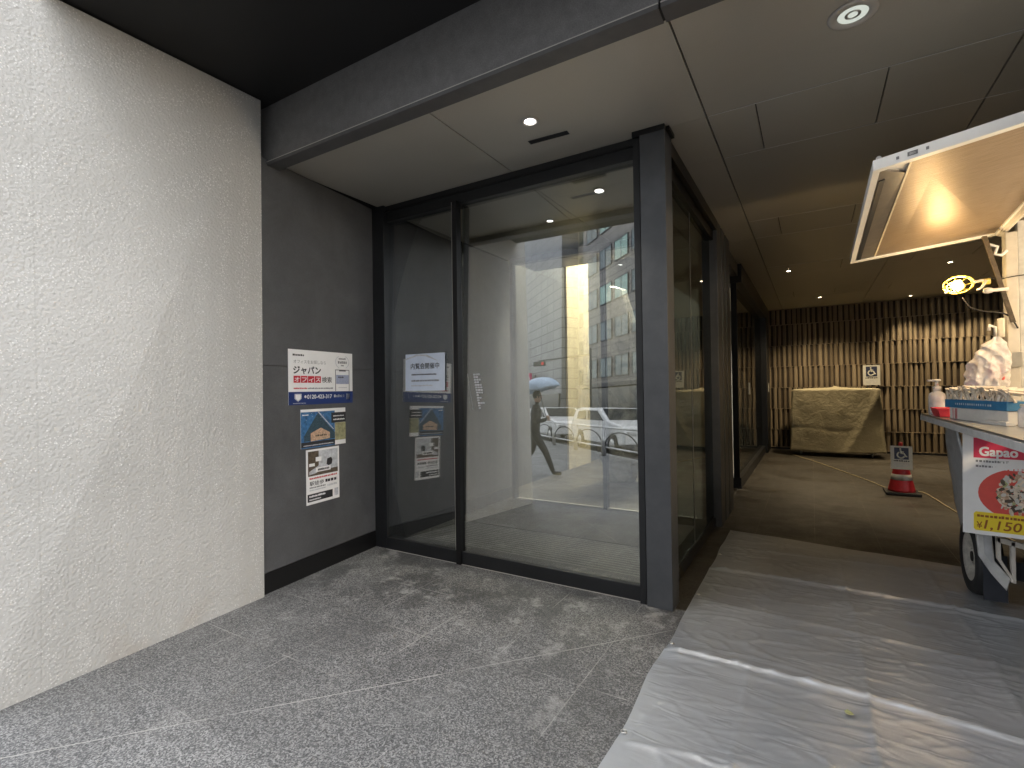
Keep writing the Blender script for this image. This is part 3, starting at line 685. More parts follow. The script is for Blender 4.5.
f.rects('field_picture', [(.745, .12, 1, .595)], 'khaki_photo', 2)

f = Flat('poster', 'white upright poster with a meeting room picture, lowest on the grey wall', 'poster', gp(.417, .570), YA, ZA, .366, .452, group='posters on the grey wall')
f.rects('room_picture', [(.05, .515, .95, .965)], 'photo_pale')
f.rects('dark_side', [(.05, .60, .36, .965), (.05, .515, .95, .60)], 'photo_brown', 2)
f.poly('table', [(.08, .60), (.45, .72), (.52, .70), (.30, .56), (.08, .54)], 'ink_light', 3)
f.poly('chair', [(.60, .69), (.62, .79), (.74, .81), (.78, .76), (.76, .68), (.66, .66)], 'ink', 3)
f.rects('white_tag', [(.08, .69, .24, .745), (.27, .77, .44, .85), (.27, .575, .72, .655)], 'paper_white', 4); f.scribble(.33, .68, .595, .04, 'ink', 5, 3)
f.scribble(.45, .92, .91, .02, 'ink_light', 3, 5)
f.scribble(.09, .92, .455, .032, 'red_ink', seed=8)
f.text('駅徒歩', .09, .345, .085, 'ink', bold=.001, wid=.42); f.scribble(.56, .92, .355, .065, 'ink', seed=9)
f.scribble(.09, .56, .29, .03, 'ink_grey', seed=10); f.scribble(.09, .56, .245, .025, 'ink_light', seed=14); f.scribble(.62, .92, .27, .04, 'ink_light', seed=11)
f.rects('black_foot', [(.03, .05, .78, .19)], 'ink'); f.scribble(.08, .55, .13, .035, 'paper_white', 2, 12); f.scribble(.08, .42, .075, .025, 'paper_white', 2, 13); f.rects('blank_square', [(.84, .06, .96, .20)], 'ink_light')

# notice on the sidelight glass
gt = Vector((0, math.sin(TILT), math.cos(TILT)))
f = Flat('door_notice', 'pale blue notice sheet stuck on the sidelight glass left of the door', 'notice', (-3.262, 3.490+1.393*math.tan(TILT)-.0125-.19*math.tan(PANE_YAW), 1.495), (1, math.tan(PANE_YAW), 0), gt, .463, .34, 'paper_bluewhite')
f.text('内覧会開催中', .5, .60, .17, 'ink', bold=.0015, align='CENTER', wid=.72)
f.scribble(.16, .80, .42, .04, 'ink', seed=3); f.scribble(.16, .86, .25, .05, 'ink_grey', seed=4); f.scribble(.16, .70, .12, .04, 'ink_light', seed=5)
f.poly('pale_hill', [(.0, .88), (.30, .99), (.55, .97), (.82, .80), (.82, .79), (.5, .93), (.3, .94), (0, .84)], 'ink_light')
t = thing('door_lettering', 'short lines of small white lettering on the door glass beside the mullion', 'lettering', (-2.48, 3.5, 1.47))
b = MB(); q = random.Random(5)
for k in range(14):
    z = 1.62-k*.022; y = 3.474+z*math.tan(TILT)
    x = -2.49+k*.0045
    for c in range(q.randint(1, 3)): b.box(x, y, z, x+.02, y+.001, z+.014); x += .025
b.obj('small_print', 'ink_light', t)
z0, z1 = 1.634, 1.33; y0, y1 = 3.476+z0*math.tan(TILT), 3.476+z1*math.tan(TILT)
MB().prism([(-2.556, y0, z0), (-2.548, y0, z0), (-2.49, y1, z1), (-2.498, y1, z1)], (0, .001, 0)).obj('rule_line', 'ink_light', t)
def sticker(x, z, w_, h_, m, lab, round_=False):
    y = 5.879; s = thing('sticker', lab, 'sticker', (x, y, z), 'stickers high on the inner screen')
    if round_:
        MB().lathe([(0, 0), (h_/2, 0), (h_/2, -.002), (0, -.002)], (x, y, z), 'Y').obj('disc', m, s)
        MB().lathe([(h_*.16, -.0021), (h_*.28, -.0021), (h_*.28, -.003), (h_*.16, -.003)], (x, y, z), 'Y', 28, False).obj('ring_mark', 'ink', s)
    else:
        MB().box(x-w_/2, y-.002, z-h_/2, x+w_/2, y, z+h_/2).obj('sheet', m, s)
        MB().box(x-w_*.3, y-.003, z-h_*.2, x+w_*.3, y-.0021, z+h_*.1).obj('picture', 'ink_grey', s)
sticker(-1.135, 2.80, .15, .16, 'sticker_blue', 'round blue sticker high on the inner screen seen through the side glass', True)
sticker(-1.115, 2.64, .12, .10, 'ink_light', 'small pale square sticker right under the round blue one')
sticker(-1.28, 2.73, .13, .08, 'ink_light', 'small white label left of the round blue sticker on the inner screen')

# ------------------------------------------------------------------ silver ground sheet
def ridge(y, c, wd, h): d = (y-c)/wd; return h*math.exp(-abs(d)**.8) if abs(d) < 5 else 0
def tarp(u, v):
    x = -.745 + u*2.6; yf = 5.60-.145*(x+.74); y = .9 + v*(yf-.9)
    n1 = noise.noise(Vector((x*.9, y*1.5, 3.1))); n3 = noise.noise(Vector((x*9, y*22, 1.3)))
    w1 = 1-abs(noise.noise(Vector((x*1.1+.5*n1, y*4.6+x*.7, 4.4)))); w2 = 1-abs(noise.noise(Vector((x*2.4+y*.9, y*8-x*1.3, 9.1)))); w3 = 1-abs(noise.noise(Vector((x*5-y*1.4, y*6+x*2, 2.6))))
    patch = .5+.5*noise.noise(Vector((x*1.3, y*1.3, 6))); p2 = .5+.5*noise.noise(Vector((x*1.7, y*1.1, 12)))
    z = .008+.005*n1+.0013*n3+.013*w1**30*patch*patch+.010*w2**26*p2+.009*w3**24*patch
    xx = x+.03*n1
    z += ridge(y, 4.33-.07*max(0, x)**1.5-.02*n1, .016, .034) + ridge(y, 4.22-.03*n1, .07, .010)
    z += ridge(y, 2.88-.10*max(0, x-.2)-.03*n1, .018, .038) + ridge(y, 2.79-.06*x-.02*n1, .06, .014)
    z += ridge(y, 5.02+.05*x, .03, .012) + ridge(y, 3.62-.06*x, .04, .012)+ridge(y, 1.86+.10*x, .05, .018)+ridge(y, 2.22+.25*x, .04, .010)
    for c, h in ((.20, .012), (.78, .012), (-.30, .006)): z += ridge(xx, c+.012*math.sin(y*2.2), .013, h)
    e = min(u*2.6, (1-v)*4)          # lies flat near its free edges
    z = .0065 + (z-.004)*min(1, .25+e/.12)
    x += .022*noise.noise(Vector((y*2.1, 0, 5)))*(1 if u < .02 else 0) 
    return (x, y+.02*noise.noise(Vector((x*2, 9, 1)))*(1 if v > .98 else 0), max(z, .006))
t = thing('ground_sheet', 'creased silver plastic sheet spread on the paving in front of the passage', 'tarpaulin', (0, 3.2, 0))
tb = MB().grid(tarp, 170, 420); tb.obj('sheet', 'silver_sheet', t, smooth=True)
for y in (5.50, 4.73, 3.75, 2.96, 2.1):
    MB().lathe([(.007, .013), (.013, .013), (.014, .016), (.012, .019), (.007, .018), (.007, .013)], (-.722, y, 0), 'Z', 14, False).obj('eyelet', 'steel', t, smooth=True)
t = thing('fallen_leaf', 'small yellow green leaf lying on the silver sheet', 'leaf', (.113, 2.696, .05))
lz = .03
MB().prism([(.10, 2.70, lz), (.105, 2.676, lz+.004), (.122, 2.668, lz+.006), (.135, 2.684, lz+.002), (.128, 2.704, lz), (.112, 2.712, lz+.004)], (0, 0, .0015)).obj('blade', 'leaf_green', t)

# ------------------------------------------------------------------ cone with sign, cord, covered cart, wall sign
t = thing('traffic_cone', 'red traffic cone with a white band on a dark base in the passage', 'cone', (1.02, 8.53, 0))
c = (1.02, 8.53, 0)
MB().box(.83, 8.34, .0045, 1.21, 8.72, .045).obj('base', 'dark_rubber', t, bevel=.012)
MB().lathe([(.155, .045), (.15, .07), (.118, .21), (.104, .272), (.07, .42), (.022, .66), (.02, .70), (0, .705)], c).obj('cone_body', 'cone_red', t, smooth=True)
MB().lathe([(.123, .20), (.107, .275), (.106, .275)], c).obj('white_band', 'cone_white', t, smooth=True)
MB().lathe([(.086, .365), (.068, .44), (.067, .44)], c).obj('white_band', 'cone_white', t, smooth=True)
def wheel_sign(name, lab, org, xd, yd, W, H, cat='sign', grp=None):
    f = Flat(name, lab, cat, org, xd, yd, W, H, 'plate_white', .006, part='plate', group=grp)
    f.rects('navy_square', [(.17, .43, .83, .93)], 'sign_navy')
    s_ = f.W
    def P(x, y): return ((.17+x*.66)*f.W, (.43+y*.5)*f.H, f.t+.0014)
    b = MB(); r_ = .04*f.W
    b.tube([P(.44, .78), P(.47, .50), P(.68, .50), P(.80, .24), P(.88, .27)], r_, 6)
    b.tube([P(.46, .64), P(.66, .62)], r_*.9, 6)
    b.tube([P(.46+.25*math.cos(a), .36+.25*.66/.5*f.W/f.H*math.sin(a)) for a in [R(115+k*14) for k in range(17)]], r_, 6)
    b.obj('wheelchair_symbol', 'plate_white', f.root, off=(0, 0, 0))
    f.disc('symbol_head', .17+.43*.66, .43+.88*.5, .045, 'plate_white', 2, n=20)
    f.scribble(.14, .86, .335, .06, 'ink', seed=4); f.scribble(.16, .84, .23, .03, 'ink_light', seed=5); f.scribble(.16, .84, .17, .03, 'ink_light', seed=6); f.scribble(.16, .70, .11, .03, 'ink_light', seed=7)
    return f
wheel_sign('cone_sign', 'white wheelchair sign plate hung on the red traffic cone', (.890, 8.375, .355), (1, .03, -.03), (.0, .14, 1), .235, .31, grp='wheelchair signs')
f = wheel_sign('wall_sign', 'white wheelchair sign plate on the ribbed wall above the covered cart', (.955, 13.2, 1.47), (1, 0, 0), (0, 0, 1), .30, .43, grp='wheelchair signs')
cord = [(-.37, 12.22), (-.2, 11.85), (.027, 11.325), (.4, 10.3), (.736, 9.361), (.84, 9.0), (.95, 8.80), (1.10, 8.78), (1.27, 8.70), (1.33, 8.3), (1.372, 7.816), (1.45, 7.2), (1.6, 6.4), (1.7, 5.6)]
def smooth_path(p, n=6):
    out = []
    for i in range(len(p)-1):
        a, b, c, d = p[max(i-1, 0)], p[i], p[i+1], p[min(i+2, len(p)-1)]
        for k in range(n):
            s = k/n; out.append(tuple(.5*((2*b[m])+(-a[m]+c[m])*s+(2*a[m]-5*b[m]+4*c[m]-d[m])*s*s+(-a[m]+3*b[m]-3*c[m]+d[m])*s**3) for m in range(len(b))))
    return out+[p[-1]]
tag(MB().tube([(x, y, .0115) for x, y in smooth_path(cord)], .0075, 6).obj('extension_cord', 'cord_cream', smooth=True), 'thin cream cord running over the passage floor past the cone', 'cord')

t = thing('covered_cart', 'wheeled cart draped in a cream cloth cover in front of the ribbed wall', 'cart', (.4, 12.5, 0))
MB().box(-.28, 12.3, .10, 1.08, 12.85, .16).box(-.28, 12.3, .16, -.24, 12.34, 1.36).box(1.04, 12.3, .16, 1.08, 12.34, 1.36).box(-.28, 12.8, .16, -.24, 12.84, 1.36).box(1.04, 12.8, .16, 1.08, 12.84, 1.36).obj('frame', 'steel_dark', t)
for x in (-.22, 1.02):
    for y in (12.36, 12.78):
        wv = MB().lathe([(.02, -.018), (.05, -.018), (.052, 0), (.05, .018), (.02, .018)], (x, y, .0565), 'X', 16).obj('castor', 'steel', t, smooth=True)
def cover(u, v):
    # u round the cart, v from the hem up and across the top
    a = u*4; side = int(a) % 4; s = a-int(a)
    x0, x1, y0, y1 = -.37, 1.16, 12.22, 12.90
    fl = max(0, 1-v/.72); 
    sx0, sx1, sy0 = x0-.045*fl, x1+.09*fl, y0-.05*fl
    P = [(sx0, sy0), (sx1, sy0), (sx1, y1), (sx0, y1)]; p, q_ = P[side], P[(side+1) % 4]
    x = p[0]+(q_[0]-p[0])*s; y = p[1]+(q_[1]-p[1])*s
    if v <= .72:
        k = v/.72; hem = .13+.035*math.sin(s*math.pi)*(-1 if side == 0 else 0)+.05*(1 if side == 1 else 0)*0
        z = hem+(1.40-hem)*k
        w_ = (1-k)
        fold = .028*w_*noise.noise(Vector((x*4.5, y*4.5, z*.7)))+.014*noise.noise(Vector((x*6, y*6, z*3)))
        if side in (0, 2): y += fold-.02*math.sin(s*math.pi)*math.sin(k*math.pi)
        else: x += fold
        # a diagonal drape line towards the right corner
        if side == 0:
            e = s-(.60+.42*k); y += .16*max(0, e)*(1-.3*k) - .03*math.exp(-(e/.05)**2); y += .008*math.exp(-((k-.36-.02*math.sin(s*9))/.03)**2)*(1 if e < 0 else 0)
        return (x, y, z)
    k = (v-.72)/.28; cx, cy = .40, 12.56
    z = 1.40+.025*math.sin(min(1, k*1.2)*math.pi/2)+.05*k*k*math.exp(-((x-.45)/.35)**2)
    return (x+(cx-x)*k, y+(cy-y)*k, z+.008*noise.noise(Vector((x*5, y*5, k*3))))
MB().grid(cover, 160, 56).obj('cloth_cover', 'cream_cloth', t, smooth=True, solid=.006)

# ------------------------------------------------------------------ food truck
t = thing('food_truck', 'white food truck with its side hatch raised and counter folded down at the right edge', 'truck', (1.7, 3.4, 0))
TX = 1.15
bd = MB()
bd.box(TX+.06, 1.0, .62, 2.6, 4.78, .70).box(2.52, 1.0, .70, 2.6, 4.78, 2.62).box(TX+.06, 1.0, .70, 2.52, 1.06, 2.62).box(TX+.12, 4.72, .70, 2.52, 4.78, 2.62).box(TX+.02, 1.0, 2.62, 2.6, 4.80, 2.70)
bd.box(TX+.03, 1.06, .70, TX+.08, 4.70, 1.20)
bd.obj('box_body', 'cream_paint', t, bevel=.006)
cbm = MB().prism([(1.25, -.9, .45), (1.25, -.9, 1.05), (1.25, -.55, 1.85), (1.25, .95, 1.9), (1.25, .95, .45)], (1.3, 0, 0)); cb_ = cbm.obj('cab', 'white_paint', t, bevel=.05)
MB().prism([(1.35, -.895, 1.10), (1.35, -.60, 1.78), (2.45, -.60, 1.78), (2.45, -.895, 1.10)], (0, -.02, .01)).obj('windscreen', 'car_glass', cb_)
MB().box(1.3, .2, .3, 2.5, 4.6, .5).obj('chassis', 'steel_dark', t)
# corner posts and hinge rail
MB().box(TX, 4.66, 1.24, TX+.062, 4.74, 2.52).obj('corner_post', 'cream_paint', t, bevel=.006)
MB().box(TX+.072, 4.70, 1.24, TX+.12, 4.76, 2.60).obj('corner_post', 'dirty_white_paint', t, bevel=.004)
MB().tube([(TX, 4.75, 2.535), (TX, 1.0, 2.79)], .022, 8).obj('hinge_rail', 'cream_paint', t)
# the raised hatch: four corners, slightly rising to its hinge and towards the street
HA, HB, HC, HD = Vector((.276, 3.011, 2.548)), Vector((.276, 4.766, 2.455)), Vector((1.14, 4.766, 2.535)), Vector((1.14, 3.011, 2.685))
def hp(a, b, dz=0): return tuple(HA*(1-a)*(1-b)+HB*(1-a)*b+HC*a*b+HD*a*(1-b)+Vector((0, 0, dz)))
hb = MB()
hb.hexa([hp(0, 0, .012), hp(1, 0, .012), hp(1, 1, .012), hp(0, 1, .012)], [hp(0, 0, .045), hp(1, 0, .045), hp(1, 1, .045), hp(0, 1, .045)])
for a0, a1, b0, b1 in ((0, 1, 0, .022), (0, 1, .978, 1), (0, .035, .0225, .9775), (.97, 1, .0225, .9775)):
    hb.hexa([hp(a0, b0, -.006), hp(a1, b0, -.006), hp(a1, b1, -.006), hp(a0, b1, -.006)], [hp(a0, b0, .0118), hp(a1, b0, .0118), hp(a1, b1, .0118), hp(a0, b1, .0118)])
ha = hb.obj('hatch', 'white_paint', t)
MB().hexa([hp(.185, .024, .004), hp(.968, .024, .004), hp(.968, .976, .004), hp(.185, .976, .004)], [hp(.185, .024, .0115), hp(.968, .024, .0115), hp(.968, .976, .0115), hp(.185, .976, .0115)]).obj('lining', 'brushed_aluminium', ha)
MB().hexa([hp(.037, .024, .002), hp(.172, .10, .002), hp(.172, .976, .002), hp(.037, .976, .002)], [hp(.037, .024, .0112), hp(.172, .10, .0112), hp(.172, .976, .0112), hp(.037, .976, .0112)]).obj('clear_strip', 'film_grey', ha)
MB().hexa([hp(.045, .10, -.003), hp(.075, .10, -.003), hp(.075, .97, -.003), hp(.045, .97, -.003)], [hp(.045, .10, .0018), hp(.075, .10, .0018), hp(.075, .97, .0018), hp(.045, .97, .0018)]).obj('rubber_seal', 'mud_flap', ha)
MB().hexa([hp(.173, .03, -.001), hp(.184, .03, -.001), hp(.184, .97, -.001), hp(.173, .97, -.001)], [hp(.173, .03, .0112), hp(.184, .03, .0112), hp(.184, .97, .0112), hp(.173, .97, .0112)]).obj('trim_strip', 'beige_plastic', ha)
hy = -.0015
def edge_mark(a0, a1, z0, z1, m='ink_grey'):
    p0, p1 = Vector(hp(a0, 0)), Vector(hp(a1, 0))
    MB().hexa([(p0.x, p0.y+hy, p0.z+z0), (p1.x, p1.y+hy, p1.z+z0), (p1.x, p1.y+hy, p1.z+z1), (p0.x, p0.y+hy, p0.z+z1)], [(p0.x, p0.y-.0001, p0.z+z0), (p1.x, p1.y-.0001, p1.z+z0), (p1.x, p1.y-.0001, p1.z+z1), (p0.x, p0.y-.0001, p0.z+z1)]).obj('edge_fitting', m, ha)
edge_mark(.105, .118, .012, .026); edge_mark(.155, .20, .010, .030); edge_mark(.163, .192, .014, .026, 'paper_white'); edge_mark(.235, .248, .014, .028)
MB().lathe([(.012, -.012), (.014, 0), (.012, .012)], hp(.03, .02, .057), 'Y', 12).obj('rubber_buffer', 'steel', ha)
# stay bar and bracket
MB().prism([(1.02, 4.60, 2.50), (1.045, 4.60, 2.50), (1.185, 4.62, 1.90), (1.16, 4.62, 1.90)], (0, .018, 0)).obj('stay_bar', 'photo_brown', t)
MB().tube([(1.06, 4.62, 2.44), (1.10, 4.62, 2.42), (1.085, 4.62, 2.37), (1.12, 4.62, 2.36), (1.15, 4.64, 2.39)], .011, 7).obj('bracket_hook', 'white_paint', t)
MB().box(TX-.004, 4.64, 1.60, TX+.07, 4.659, 1.70).obj('latch_plate', 'steel', t, bevel=.003)
# counter
CX0 = .705
MB().box(CX0, 1.3, 1.253, TX+.02, 4.83, 1.272).obj('counter', 'steel', t, bevel=.002)
MB().box(CX0-.004, 1.3, 1.222, CX0+.012, 4.834, 1.260).box(CX0+.012, 4.815, 1.222, TX, 4.834, 1.2525).obj('counter_edge', 'dirty_white_paint', t, bevel=.002)
MB().box(CX0+.2, 1.3, 1.225, CX0+.24, 4.80, 1.2525).obj('counter_beam', 'steel_dark', t)
# side skirt, fender and wheel
gs = MB()
def skirt(u, v):
    z = 1.19-.90*v; x = .885+.10*(v**2.2)+.018*math.sin(v*math.pi); y = 4.72+.42*u
    x += .022*noise.noise(Vector((y*5, z*4, 2)))
    if u < .5: x += .04*(.5-u)**2
    return (x, y, z)
gs.grid(skirt, 16, 30).obj('side_cover', 'grey_cover', t, smooth=True, solid=.012)
MB().box(.93, 4.68, .66, 1.2, 5.02, 1.0).box(.93, 4.55, .60, TX+.1, 4.70, 1.18).obj('inner_panel', 'grey_cover', t)
wc = (1.003, 4.74, .262)
ty = MB().lathe([(.165, -.062), (.20, -.072), (.238, -.070), (.252, -.055), (.256, 0), (.252, .055), (.238, .070), (.20, .072), (.165, .06)], wc, 'X', 44, False).obj('tyre', 'dark_rubber', t, smooth=True)
rm = MB().lathe([(0, -.030), (.035, -.034), (.04, -.045), (.055, -.044), (.06, -.022), (.105, -.028), (.125, -.048), (.150, -.05), (.166, -.064), (.170, -.060), (.170, .05)], wc, 'X', 40, False)
rm.obj('rim', 'rim_metal', ty, smooth=True)
hl = MB()
for k in range(6):
    a = 2*math.pi*k/6+.3; hl.lathe([(0, -.0325), (.013, -.0325), (.013, -.02)], (wc[0], wc[1]+.083*math.cos(a), wc[2]+.083*math.sin(a)), 'X', 10)
hl.lathe([(0, -.052), (.034, -.050), (.038, -.03)], wc, 'X', 16)
hl.obj('rim_hole', 'vent_dark', ty)
MB().box(.955, 4.46, .055, 1.075, 4.468, .36).obj('mud_flap', 'mud_flap', t)
MB().prism([(.913, 4.40, .50), (.925, 4.40, .355), (.985, 4.40, .245), (1.055, 4.40, .150), (1.075, 4.40, .235), (1.0, 4.40, .335), (.990, 4.40, .50)], (0, .035, 0)).obj('fender', 'dirty_white_paint', t, bevel=.006)
MB().prism([(.945, 4.394, .50), (.952, 4.394, .37), (.985, 4.394, .32), (.985, 4.394, .50)], (0, .006, 0)).obj('fender_inset', 'grey_cover', t)
lb_ = MB()
lb_.box(1.005, 4.36, .36, 1.022, 4.40, .50).box(1.07, 4.36, .22, 1.09, 4.40, .48).prism([(1.005, 4.36, .36), (1.07, 4.36, .235), (1.07, 4.36, .265), (1.022, 4.36, .36)], (0, .04, 0)).prism([(1.005, 4.36, .50), (1.005, 4.36, .47), (1.30, 4.36, .40), (1.30, 4.36, .44)], (0, .04, 0))
lb_.obj('lamp_bracket', 'cream_paint', t, bevel=.003)
MB().box(1.1, 4.42, .22, 2.5, 4.55, .34).obj('rear_beam', 'steel_dark', t)
il = thing('kitchen_lamp', 'warm lamp box on the inner wall of the truck kitchen', 'lamp', (2.45, 3.4, 2.1))
MB().box(2.44, 2.9, 2.05, 2.515, 3.9, 2.25).obj('diffuser', 'light_warm', il, bevel=.01)
l = bpy.data.lights.new('lamp', 'AREA'); l.shape = 'RECTANGLE'; l.size = 1.0; l.size_y = .2; l.energy = 4.5; l.color = (1, .76, .50)
lo = bpy.data.objects.new('lamp', l); COL.objects.link(lo); lo.location = (2.42, 3.4, 2.15); lo.rotation_euler = (R(90), 0, R(90))
# things on and around the counter
ZC = 1.2725
t = thing('pump_bottle', 'clear pump bottle with a white pump on the far end of the counter', 'bottle', (.757, 4.6, ZC))
c = (.762, 4.6, ZC)
MB().lathe([(0, 0), (.046, 0), (.05, .008), (.05, .125), (.044, .15), (.022, .168), (.02, .175), (0, .175)], c).obj('bottle_body', 'clear_plastic', t, smooth=True)
MB().lathe([(0, .003), (.044, .003), (.044, .088), (0, .088)], c).obj('liquid', 'ink_light', t, smooth=True)
ph = MB().lathe([(.024, .172), (.024, .20), (.012, .205), (.010, .235), (.024, .238), (.024, .252), (0, .254)], c)
ph.box(c[0]-.055, c[1]-.009, ZC+.238, c[0], c[1]+.009, ZC+.25).obj('pump_head', 'pump_white', t, smooth=True)
t = thing('basket', 'small red plastic tray beside the pump bottle on the counter', 'tray', (.76, 4.36, ZC))
b = MB(); q0 = [(.722, 4.28), (.80, 4.28), (.80, 4.50), (.722, 4.50)]
def ring(z, d): return [(x+(d if x > .76 else -d), y+(d if y > 4.36 else -d), z) for x, y in q0]
b.hexa(ring(ZC+.001, 0), ring(ZC+.052, .012)); b.obj('tray_body', 'basket_red', t, bevel=.004)
MB().tube([(x, y, ZC+.054) for x, y, z in ring(0, .013)], .004, 6, True).obj('rim', 'basket_red', t)
# cutlery box: white carton, blue sleeve, wrapped chopsticks on top
t = thing('chopstick_carton', 'white carton with a blue sleeve holding wrapped chopsticks on the counter', 'carton', (.89, 4.0, ZC))
ang = math.atan2(-.55, .14); L = Vector((math.cos(ang), math.sin(ang), 0)); D = Vector((-L.y, L.x, 0)); o0 = Vector((.738, 4.10, ZC+.001))
def bx(b, a0, d0, z0, a1, d1, z1): return b.hexa([tuple(o0+L*a+D*d+Vector((0, 0, z0))) for a, d in ((a0, d0), (a1, d0), (a1, d1), (a0, d1))], [tuple(o0+L*a+D*d+Vector((0, 0, z1))) for a, d in ((a0, d0), (a1, d0), (a1, d1), (a0, d1))])
bx(MB(), 0, 0, 0, .55, .16, .072).obj('carton_body', 'white_carton', t, bevel=.003)
bx(MB(), .035, -.001, .004, .045, 0, .068).obj('pink_stripe', 'pink_stripe', t); bx(MB(), .06, -.001, .004, .085, 0, .068).obj('pink_stripe', 'pink_stripe', t)
bx(MB(), -.04, -.006, .073, .555, .165, .122).obj('blue_sleeve', 'blue_carton', t, bevel=.002)
b = MB(); q = random.Random(4)
for k in range(17): a = .08+.021*k; bx(b, a, -.0075, .092, a+q.uniform(.006, .013), -.0062, .103)
b.obj('sleeve_print', 'ink_light', t)
b = MB()
for k in range(46):
    a = -.05+.61*k/45; h = .195-.5*abs(k/45-.42)*.08+q.uniform(-.010, .010); tl = q.uniform(-.02, .02)
    p0 = o0+L*a+D*q.uniform(.01, .05)+Vector((0, 0, .118)); p1 = o0+L*(a+tl)+D*q.uniform(-.01, .04)+Vector((0, 0, h)); p2 = p1+D*.10+Vector((0, 0, q.uniform(-.02, .004)))
    b.tube([tuple(p0), tuple(p1), tuple(p2)], [.0085, .0105, .008], 5)
b.obj('wrapped_chopsticks', 'chopstick_paper', t)
t = thing('paper_stack', 'low stack of white paper napkins lying beside the chopstick carton', 'napkins', (.95, 3.8, ZC))
bx(MB(), .40, -.045, 0, .62, -.007, .012).obj('napkin', 'white_carton', t); bx(MB(), .43, -.04, .0125, .61, -.012, .020).obj('napkin', 'white_carton', t)
t = thing('plastic_jar', 'clear plastic jar at the right edge on the counter', 'jar', (.925, 3.42, ZC))
MB().lathe([(0, .0005), (.045, .0005), (.05, .01), (.05, .085), (.04, .10), (.04, .104)], (.925, 3.42, ZC)).obj('jar_body', 'clear_plastic', t, smooth=True)
MB().lathe([(0, .118), (.041, .116), (.043, .105), (.0405, .1045)], (.925, 3.42, ZC)).obj('lid', 'beige_plastic', t, smooth=True)
t = thing('plastic_bag', 'crumpled white plastic bag hanging from the truck post above the counter', 'bag', (1.03, 4.5, 1.75))
def bag(u, v):
    a = 2*math.pi*u; cx = 1.052-.055*v; w_ = .018+.085*min(1, v*1.9)*(1-.18*max(0, v-.6)); d_ = .012+.05*min(1, v*1.8)
    x = cx+w_*math.cos(a); y = 4.5+d_*math.sin(a); z = 1.80-.33*v
    n = 1.1-2.2*abs(noise.noise(Vector((x*12, y*12, z*8))))+.8*(.5-abs(noise.noise(Vector((x*27, y*27, z*19)))))-.4
    if v > .95: z += .02*noise.noise(Vector((a*1.5, 3, 1)))
    return (x+.022*n*math.cos(a), y+.022*n*math.sin(a), z)
MB().grid(bag, 60, 46).obj('bag_body', 'clear_plastic', t)
MB().prism([(1.0, 4.46, 1.52), (1.085, 4.46, 1.51), (1.09, 4.46, 1.60), (1.06, 4.46, 1.64), (1.01, 4.46, 1.63)], (0, .03, 0)).obj('contents', 'coral', t, bevel=.01)
MB().box(.925, 4.56, 1.27, .965, 4.60, 1.50).obj('dark_sleeve', 'ink', t, bevel=.01)
t = thing('hook_clip', 'two pale plastic clips holding the bag on the truck post', 'clip', (1.07, 4.58, 1.88))
MB().tube([(1.075, 4.60, 1.80), (1.07, 4.58, 1.87), (1.04, 4.57, 1.885), (1.035, 4.57, 1.85)], .010, 7).obj('hook', 'pump_white', t, smooth=True)
MB().box(1.085, 4.58, 1.80, 1.12, 4.61, 1.93).obj('clip_body', 'beige_plastic', t, bevel=.008)
# caged clamp lamp
t = thing('cage_lamp', 'lit work lamp in a yellow wire cage clamped to the truck post', 'lamp', (.90, 4.6, 2.18))
c = Vector((.885, 4.60, 2.18)); ax = Vector((1, -.15, .10)).normalized(); e1 = Vector((0, 1, 0)).cross(ax).normalized(); e2 = ax.cross(e1)
# dish facing up and to the camera
fw = Vector((-.35, -.72, -.30)).normalized(); e1 = Vector((1, -.2, .15)); e1 = (e1-fw*e1.dot(fw)).normalized(); e2 = fw.cross(e1)
cg = MB()
def rp(a, r, d): return tuple(c+e1*r*math.cos(a)+e2*r*.72*math.sin(a)+fw*d)
for r_, d_ in ((.082, 0), (.050, .045), (.084, -.02)): cg.tube([rp(2*math.pi*k/28, r_, d_) for k in range(28)], .0042, 6, True)
for k in range(8):
    a = 2*math.pi*k/8; cg.tube([rp(a, .084, -.02), rp(a, .082, 0), rp(a, .050, .045), rp(a, .012, .062)], .0034, 5)
cg.obj('cage', 'lamp_yellow', t, smooth=True)
MB().lathe([(0, -.034), (.02, -.031), (.032, -.012), (.032, .012), (.02, .031), (0, .034)], tuple(c)).obj('bulb', 'bulb_warm', t, smooth=True)
MB().tube([tuple(c+e1*.085), (1.0, 4.585, 2.195), (1.05, 4.59, 2.19)], .010, 8).obj('arm', 'beige_plastic', t, smooth=True)
MB().tube([(1.03, 4.58, 2.19), (1.01, 4.58, 2.15), (.985, 4.58, 2.13)], .008, 7).obj('clamp', 'beige_plastic', t, smooth=True)
MB().box(1.015, 4.58, 2.165, 1.055, 4.60, 2.205).obj('clamp_block', 'lamp_yellow', t, bevel=.006)
l = bpy.data.lights.new('lamp', 'POINT'); l.energy = 3.8; l.color = (1, .70, .36); l.shadow_soft_size = .035
lo = bpy.data.objects.new('lamp', l); COL.objects.link(lo); lo.parent = t; lo.location = (-.015-.03, -.05, 0.0)
t = thing('spare_bulb', 'unlit white bulb in a holder on the truck post under the caged lamp', 'bulb', (1.07, 4.6, 2.12))
MB().lathe([(0, -.055), (.016, -.05), (.022, -.03), (.016, -.008), (.011, 0), (.011, .075), (0, .075)], (1.07, 4.60, 2.125), 'X', 14).obj('glass_bulb', 'pump_white', t, smooth=True)
cb2 = smooth_path([(.91, 4.6, 2.09), (.95, 4.6, 2.02), (1.02, 4.6, 1.985), (1.10, 4.61, 1.97), (1.16, 4.64, 1.94), (1.2, 4.65, 1.86)], 6)
